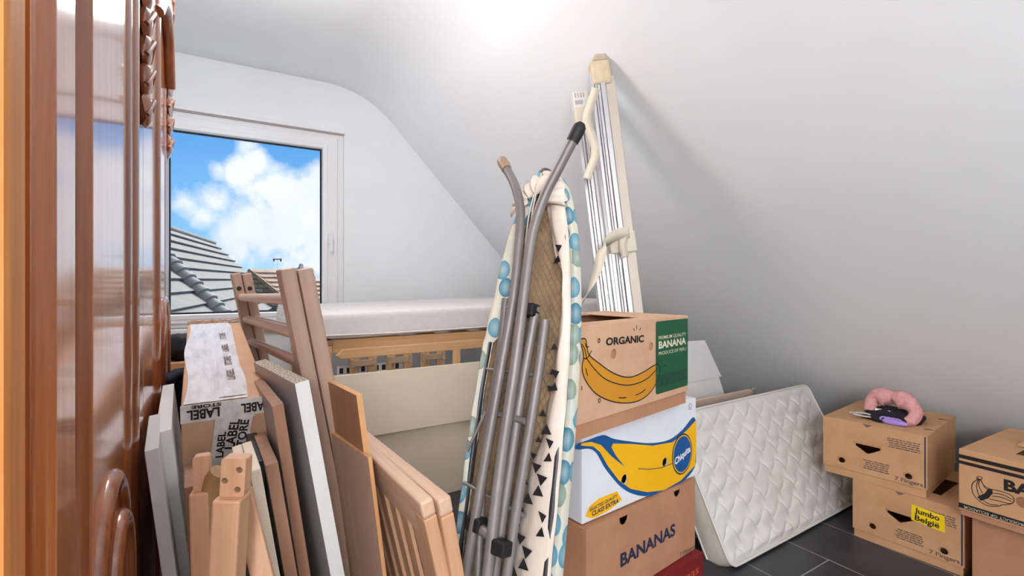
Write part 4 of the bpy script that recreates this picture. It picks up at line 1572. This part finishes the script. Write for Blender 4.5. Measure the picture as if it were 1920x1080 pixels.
MB().grid(340, 220, qf).build('quilted_face', M['quilt'], qm, smooth=80)
edge_pts = []
for k in range(160):
    s = k / 160 * 4
    if s < 1:
        a = (s, 0)
    elif s < 2:
        a = (1, s - 1)
    elif s < 3:
        a = (3 - s, 1)
    else:
        a = (0, 4 - s)
    edge_pts.append(rr_map(a[0], a[1], QL, QW, .04))
bm = MB()
r0 = bm.verts([(x, 0, z) for x, z in edge_pts])
r1 = bm.verts([(x - (.012 if x < .05 else 0), QT * .5, z) for x, z in edge_pts])
r2 = bm.verts([(x, QT, z) for x, z in edge_pts])
for a, b_ in ((r0, r1), (r1, r2)):
    for i in range(160):
        j = (i + 1) % 160
        bm.face([a[i], a[j], b_[j], b_[i]])
bm.face(r2)
bm.build('gusset', M['quiltside'], qm, smooth=60)
MB().tube([(x, -.002, z) for x, z in edge_pts], .0055, 8, True).build('piping', M['piping'], qm, smooth=60)
MB().tube([(x, QT, z) for x, z in edge_pts], .005, 8, True).build('piping', M['piping'], qm, smooth=60)

# plank behind the mattress
pa = at(1296, 768, 2.10)
pb = at(1452, 735, 2.42)
pk = thing('plank', 'pale plank with a metal end fitting, propped behind the quilted mattress', 'plank')
xv_ = (pb - pa)
xv_.z = 0
xv_.normalize()
topz = QM @ V((0, QT + .02, QW + .03))
pz0 = V((1.50, topz.y + .05, 0))
pk.matrix_world = frame(pz0, V((1, 0.0, 0)), V((0, 1, 0)), V((0, 0, 1)))
pkh = topz.z + .005
MB().box((0, 0, 0), (1.02, .022, pkh)).build('board', M['plank'], pk, bevel=.002)
MB().box((1.02, .002, pkh - .035), (1.035, .02, pkh - .005)).box((1.022, -.004, pkh - .012), (1.05, .004, pkh + .006)).build('metal_fitting', M['alu'], pk, bevel=.002)

# white folded sheets behind
wq = [at(1290, 641, 2.45), at(1322, 638, 2.47), at(1352, 706, 2.45), at(1290, 716, 2.42)]


def quad_thing(name, label, cat, pts, th, mt):
    o_ = pts[3]
    x = (pts[2] - pts[3]).normalized()
    zz = pts[0] - pts[3]
    nrm = x.cross(zz).normalized()
    zz = nrm.cross(x)
    Mx = frame(o_, x, -nrm, zz)
    inv = Mx.inverted()
    loc = [inv @ p_ for p_ in pts]
    ob = MB().panel([(p_.x, p_.z) for p_ in (loc[3], loc[2], loc[1], loc[0])], [], th).build(name, mt, bevel=.001)
    place(ob, Mx)
    return tag(ob, label, cat)


base = [at(1270, 640, 2.47), at(1322, 638, 2.50), at(1352, 706, 2.47), at(1270, 720, 2.42)]
fs = thing('foam_sheet', 'folded white card sheet sticking up behind the quilted mattress', 'sheet')
for nm, pp, dd in (('upper_leaf', [(1270, 641), (1322, 638), (1353, 706), (1270, 722)], 2.44), ('lower_leaf', [(1270, 712), (1346, 704), (1364, 756), (1390, 1000)], 2.47)):
    pass
fy = 1.665
u_ = [at_y(px, py, fy) for px, py in ((1270, 721), (1353, 706), (1322, 638), (1270, 641))]
MB().panel([(p_.x, p_.z) for p_ in u_], [], .006, Matrix.Translation((0, fy, 0))).build('upper_leaf', M['whiteboard'], fs, bevel=.001)
l_ = [at_y(px, py, fy + .01) for px, py in ((1346, 700), (1270, 712))]
low_ = [at_y(px, py, fy + .01) for px, py in ((1364, 756),)]
bx1 = low_[0].x + (low_[0].z) * (low_[0].x - l_[0].x) / (l_[0].z - low_[0].z)
MB().panel([(l_[1].x, 0), (min(bx1, low_[0].x + .22), 0), (low_[0].x, low_[0].z), (l_[0].x, l_[0].z), (l_[1].x, l_[1].z)], [], .006, Matrix.Translation((0, fy + .01, 0))).build('lower_leaf', M['whiteboard'], fs, bevel=.001)

# ------------------------------------------------------------------ two bundled blind rails leaning on the slope
def rail_frame(p_top, p_mid):
    z = (p_top - p_mid).normalized()
    base_ = p_mid - z * (p_mid.z / z.z)
    x = (RT - z * z.dot(RT)).normalized()
    y = z.cross(x)
    return frame(base_, x, y, z), (p_top - base_).length


RMx, RH = rail_frame(at(1123, 100, 2.06), at(1182, 580, 1.98))
tall = thing('blind_rail', 'taller aluminium blind rail with masking tape, leaning on the sloped ceiling', 'blind', RMx, 'taped blind rails')
hw = .052
MB().box((.012, .0, .01), (hw, .05, RH - .10)).build('rail', M['alu2'], tall, bevel=.003)
MB().box((-.049, .010, .014), (.011, .049, RH - .10)).build('rail_back', M['railback'], tall)
bm = MB()
for k, (x0, x1, y0) in enumerate(((-.050, -.036, .0), (-.033, -.026, -.004), (-.024, -.012, .0), (-.010, .010, -.006))):
    bm.box((x0, y0, .012), (x1, .05, RH - .085))
bm.build('rail', M['alu'], tall, bevel=.002)
MB().box((-.043, -.008, RH - .135), (.040, .052, RH - .03)).build('tape_wrap', M['masking'], tall, bevel=.010)
MB().box((-.030, -.004, RH - .03), (.032, .045, RH - .018)).box((-.02, .0, RH - .018), (.028, .04, RH)).build('end_bracket', M['beigeplastic'], tall, bevel=.005)
zt_ = (RMx.inverted() @ at(1175, 455, 1.99)).z
MB().box((-.050, -.010, zt_ - .04), (.056, .056, zt_ + .05)).build('tape_wrap', M['masktrans'], tall, bevel=.006)


def strip(pts, w, name, mt, parent, inv, wide=V((0, 0, 1)), twist=0.0):
    sp = [inv @ p_ for p_ in spline(pts, 8)]
    bm = MB()
    prev = None
    nn_ = len(sp)
    for i, p_ in enumerate(sp):
        a = sp[max(i - 1, 0)]
        b2_ = sp[min(i + 1, nn_ - 1)]
        d = (b2_ - a).normalized()
        wd_ = wide - d * wide.dot(d)
        wd_.normalize()
        wd_ = Matrix.Rotation(twist * i / nn_, 3, d) @ wd_
        cur = bm.verts([p_ + wd_ * w / 2, p_ - wd_ * w / 2])
        if prev:
            bm.face([prev[0], prev[1], cur[1], cur[0]])
        prev = cur
    return bm.build(name, mt, parent, smooth=60, solidify=.0012)


inv = RMx.inverted()
strip([at(1180, 436, 1.96), at(1155, 440, 1.95), at(1132, 462, 1.93), at(1122, 500, 1.90), at(1105, 545, 1.86), at(1082, 580, 1.80)], .045, 'tape_ribbon', M['masktrans'], tall, inv, V((.6, 0, .8)))
strip([at(1172, 440, 1.96), at(1168, 460, 1.95), at(1172, 482, 1.95)], .03, 'tape_ribbon', M['masktrans'], tall, inv, V((1, 0, 0)))
strip([at(1118, 165, 2.02), at(1108, 195, 2.02), at(1100, 225, 2.02), at(1112, 262, 2.02), at(1116, 290, 2.02), at(1106, 318, 2.02), at(1100, 335, 2.02)], .035, 'tape_ribbon', M['masktrans'], tall, inv, V((1, 0, 0.1)), .5)

R2, RH2 = rail_frame(at(1088, 172, 2.14), at(1139, 582, 2.06))
short = thing('blind_rail', 'shorter narrow aluminium blind rail left of the taller one', 'blind', R2, 'taped blind rails')
MB().box((-.030, .010, .012), (.029, .044, RH2 - .08)).build('rail_back', M['railback'], short)
bm = MB()
for (x0, x1, y0) in ((-.032, -.018, .0), (-.016, -.006, -.003), (-.004, .012, .0), (.014, .030, -.004)):
    bm.box((x0, y0, .01), (x1, .045, RH2 - .07))
bm.build('rail', M['alu'], short, bevel=.002)
MB().box((-.036, -.006, RH2 - .075), (.036, .05, RH2)).build('end_bracket', M['plastic'], short, bevel=.004)
bm = MB()
for k in range(4):
    bm.box((-.028 + k * .012, -.0075, RH2 - .028), (-.022 + k * .012, -.005, RH2 - .006))
bm.box((-.030, -.0075, RH2 - .058), (.004, -.005, RH2 - .040))
bm.build('bracket_slot', M['greyboard'], short)
MB().box((-.037, -.010, RH2 - .17), (.034, .052, RH2 - .075)).build('tape_wrap', M['masktrans'], short, bevel=.006)


def beads(parent, inv, pts, r=.0028):
    bm = MB()
    sp = [inv @ p_ for p_ in spline(pts, 40)]
    acc = 0
    last = sp[0]
    cnt = 0
    for p_ in sp:
        if (p_ - last).length >= r * 2.3 or cnt == 0:
            g = bmesh.ops.create_icosphere(bm.bm, subdivisions=1, radius=r)
            for v in g['verts']:
                v.co += p_
            last = p_
            cnt += 1
    bm.build('beaded_chain', M['plastic'], parent)


beads(tall, inv, [at(1165, 480, 1.95), at(1167, 530, 1.94), at(1172, 582, 1.93)])
beads(short, R2.inverted(), [at(1100, 240, 2.07), at(1108, 330, 2.05), at(1118, 430, 2.03), at(1130, 520, 2.01), at(1146, 575, 1.99)])

# ------------------------------------------------------------------ neighbouring roofs outside
vdir = V((math.sin(math.radians(11.1)), math.cos(math.radians(11.1)), 0))
pdir = V((vdir.y, -vdir.x, 0))
Er = at(400, 456, 17.0)
slope = math.radians(45)
dn = (pdir * math.cos(slope) - UP * math.sin(slope))
nrm_ = pdir * math.sin(slope) + UP * math.cos(slope)
house = thing('house', 'neighbouring house with a big grey tiled roof, left in the window view', 'house', frame(Er, -vdir, dn, nrm_))
# local: x towards the camera along the ridge, y down the slope, z out of the roof
cw = .30
NC = 26


def course(u, v, k):
    x = u * 9.0
    y = k * cw + v * (cw + .03)
    z = .035 * v + .012 * (math.sin(x / .30 * 2 * PI)) * .35
    return V((x, y, z))


bm = MB()
for k in range(NC):
    nx = 260
    top_ = []
    rows = []
    for (yy, zz) in ((k * cw, .0), (k * cw + cw + .02, .055), (k * cw + cw + .02, .010)):
        rows.append(bm.verts([(16.0 * i / nx, yy, zz + (.010 * abs(math.sin(i * PI / 2.0 + .3)) if zz > 0 else 0)) for i in range(nx + 1)]))
    for a, b_ in zip(rows, rows[1:]):
        for i in range(nx):
            bm.face([a[i], a[i + 1], b_[i + 1], b_[i]])
bm.build('roof', M['rooftile'], house, smooth=30)
MB().tube([(-.05, 0, .02), (16, 0, .02)], .07, 12).build('ridge', M['rooftile'], house, smooth=50)
bm = MB()
bm.box((.02, .0, -.12), (16, NC * cw, -.03))
bm.build('roof_deck', M['brick'], house)
bm = MB()
bm.panel([(0, -.3), (-NC * cw, -.3), (-NC * cw, -6), (0, -6)], [], .2, Matrix(((0, 1, 0, .2), (-1, 0, 0, 0), (0, 0, 1, 0), (0, 0, 0, 1))))
bm.build('wall', M['brick'], house)

# hip with cap tiles and the near pantiled facet
HM = frame(Er, -vdir, dn, nrm_)
hp = (lambda f: (lambda px, py: f(px, py)))(None) if False else None
invH = HM.inverted()


def roof_pt(px, py, z=.0):
    o_ = invH @ EYE
    r = invH.to_3x3() @ ray(px, py)
    s = (z - o_.z) / r.z
    return HM @ (o_ + r * s)


h0, h1 = roof_pt(282, 466), roof_pt(428, 612)
caps = thing('roof_hip', 'row of grey half-round ridge tiles running down the near roof', 'roof', None)
L_ = (h1 - h0).length
dh = (h1 - h0).normalized()
nt_ = 11
for k in range(nt_):
    a = h0 + dh * (L_ * k / nt_) + nrm_ * .05
    b_ = h0 + dh * (L_ * (k + 1.08) / nt_) + nrm_ * .07
    MB().tube([a, b_], [.12, .15], 14).build('ridge_tile', M['rooftile2'], caps, smooth=50)
# near facet: pantiles below the hip
q0 = h0
down2 = V((-.15, -1, 0)).normalized()
f0, f1 = h0 - nrm_ * .02, h1 - nrm_ * .02
dside = (V((-.25, -.75, -.62))).normalized()
xf = dh
yf = (dside - xf * dside.dot(xf)).normalized()
zf = xf.cross(yf)
if zf.z < 0:
    zf = -zf
FM = frame(f0, xf, yf, xf.cross(yf))
sg = 1 if xf.cross(yf).z > 0 else -1
nf = thing('pantile_roof', 'wavy grey pantiled roof below the half-round ridge tiles', 'roof', FM)
bm = MB()
for k in range(7):
    nx = 90
    rows = []
    for (yy, zz) in ((k * .34, .0), (k * .34 + .36, .06), (k * .34 + .36, .0)):
        rows.append(bm.verts([(L_ * 1.1 * i / nx, yy, sg * (zz - .08 + .035 * math.sin(i / nx * L_ * 1.1 / .24 * 2 * PI))) for i in range(nx + 1)]))
    for a, b_ in zip(rows, rows[1:]):
        for i in range(nx):
            bm.face([a[i], a[i + 1], b_[i + 1], b_[i]])
bm.build('tiles', M['rooftile2'], nf, smooth=40)

# buff brick gable house further off
gy = 15.0
g = [at(456, 516, gy), at(472, 506, gy), at(548, 560, gy), at(470, 600, gy)]
xg = (RT * 1.0)
GMx = frame(at(472, 506, gy), RT, FW, UP)
gh = thing('house', 'buff brick gabled house with brown tiles in the middle of the window view', 'house', GMx)
k_ = gy / FPX
MB().panel([(-2.2, -5), (-2.2, -1.4), (-.3, -.14), (0, .0), (1.32, -1.05), (1.32, -5)], [], .25).build('gable_wall', M['brick'], gh)
bm = MB()
for k in range(9):
    s0, s1 = k / 9, (k + 1.12) / 9
    a0 = V((-.02 + 1.6 * s0, -.1, .03 - 1.27 * s0))
    a1 = V((-.02 + 1.6 * s1, -.1, .03 - 1.27 * s1 + .06))
    bx_ = V((.75, 2.2, .0))
    v = bm.verts([a0, a1, a1 + bx_, a0 + bx_])
    bm.face(v)
    v2 = bm.verts([a1, a1 - V((0, 0, .07)), a1 - V((0, 0, .07)) + bx_, a1 + bx_])
    bm.face(v2)
bm.build('roof', M['browntile'], gh)
MB().bar((-.02, -.12, .0), (1.6, -.12, -1.29), .12, .10, V((0, 1, 0))).build('verge', M['browntile'], gh)
ch = MB().box((.15, 1.2, -.6), (.62, 1.7, .02))
ch.build('chimney', M['brick'], gh)

# far grey roof and the antenna
fy_ = 20.0
FMx = frame(at(545, 497, fy_), RT, FW, UP)
fh = thing('house', 'distant grey hipped roof at the right of the window view', 'house', FMx)
s_ = fy_ / FPX
bm = MB()
ap = V((0, 2, 0))
pA = [V((-45 * s_, 0, -45 * s_)), V((22 * s_, -.6, -45 * s_)), V((62 * s_, .5, -52 * s_))]
for a, b_ in ((pA[0], pA[1]), (pA[1], pA[2])):
    bm.face(bm.verts([V((0, 1, 0)), a, b_]))
bm.face(bm.verts([V((0, 1, 0)), pA[2], V((60 * s_, 3, -53 * s_)), V((0, 1.6, -.01))]))
bm.build('roof', M['fartile'], fh, solidify=.05)
MB().box((-45 * s_ + .1, .6, -4), (58 * s_, 4, -47 * s_)).build('wall', M['brick'], fh)
MB().tube([(0, 1, .02), tuple(pA[1] + V((0, 0, .03)))], .09, 8).build('hip', M['rooftile'], fh)
aM = frame(at(520, 486, fy_), RT, FW, UP)
an = thing('antenna', 'small dark rooftop aerial standing against the sky', 'antenna', aM)
MB().box((-.18, -.02, -.02), (.18, .02, .02)).box((-.16, -.02, -.09), (-.12, .02, 0)).box((.12, -.02, -.10), (.16, .02, 0)).build('aerial_bar', M['darksteel'], an)
MB().tube([(.0, 0, -3.0), (.0, 0, 0)], .008, 6).build('mast', M['alu'], an)
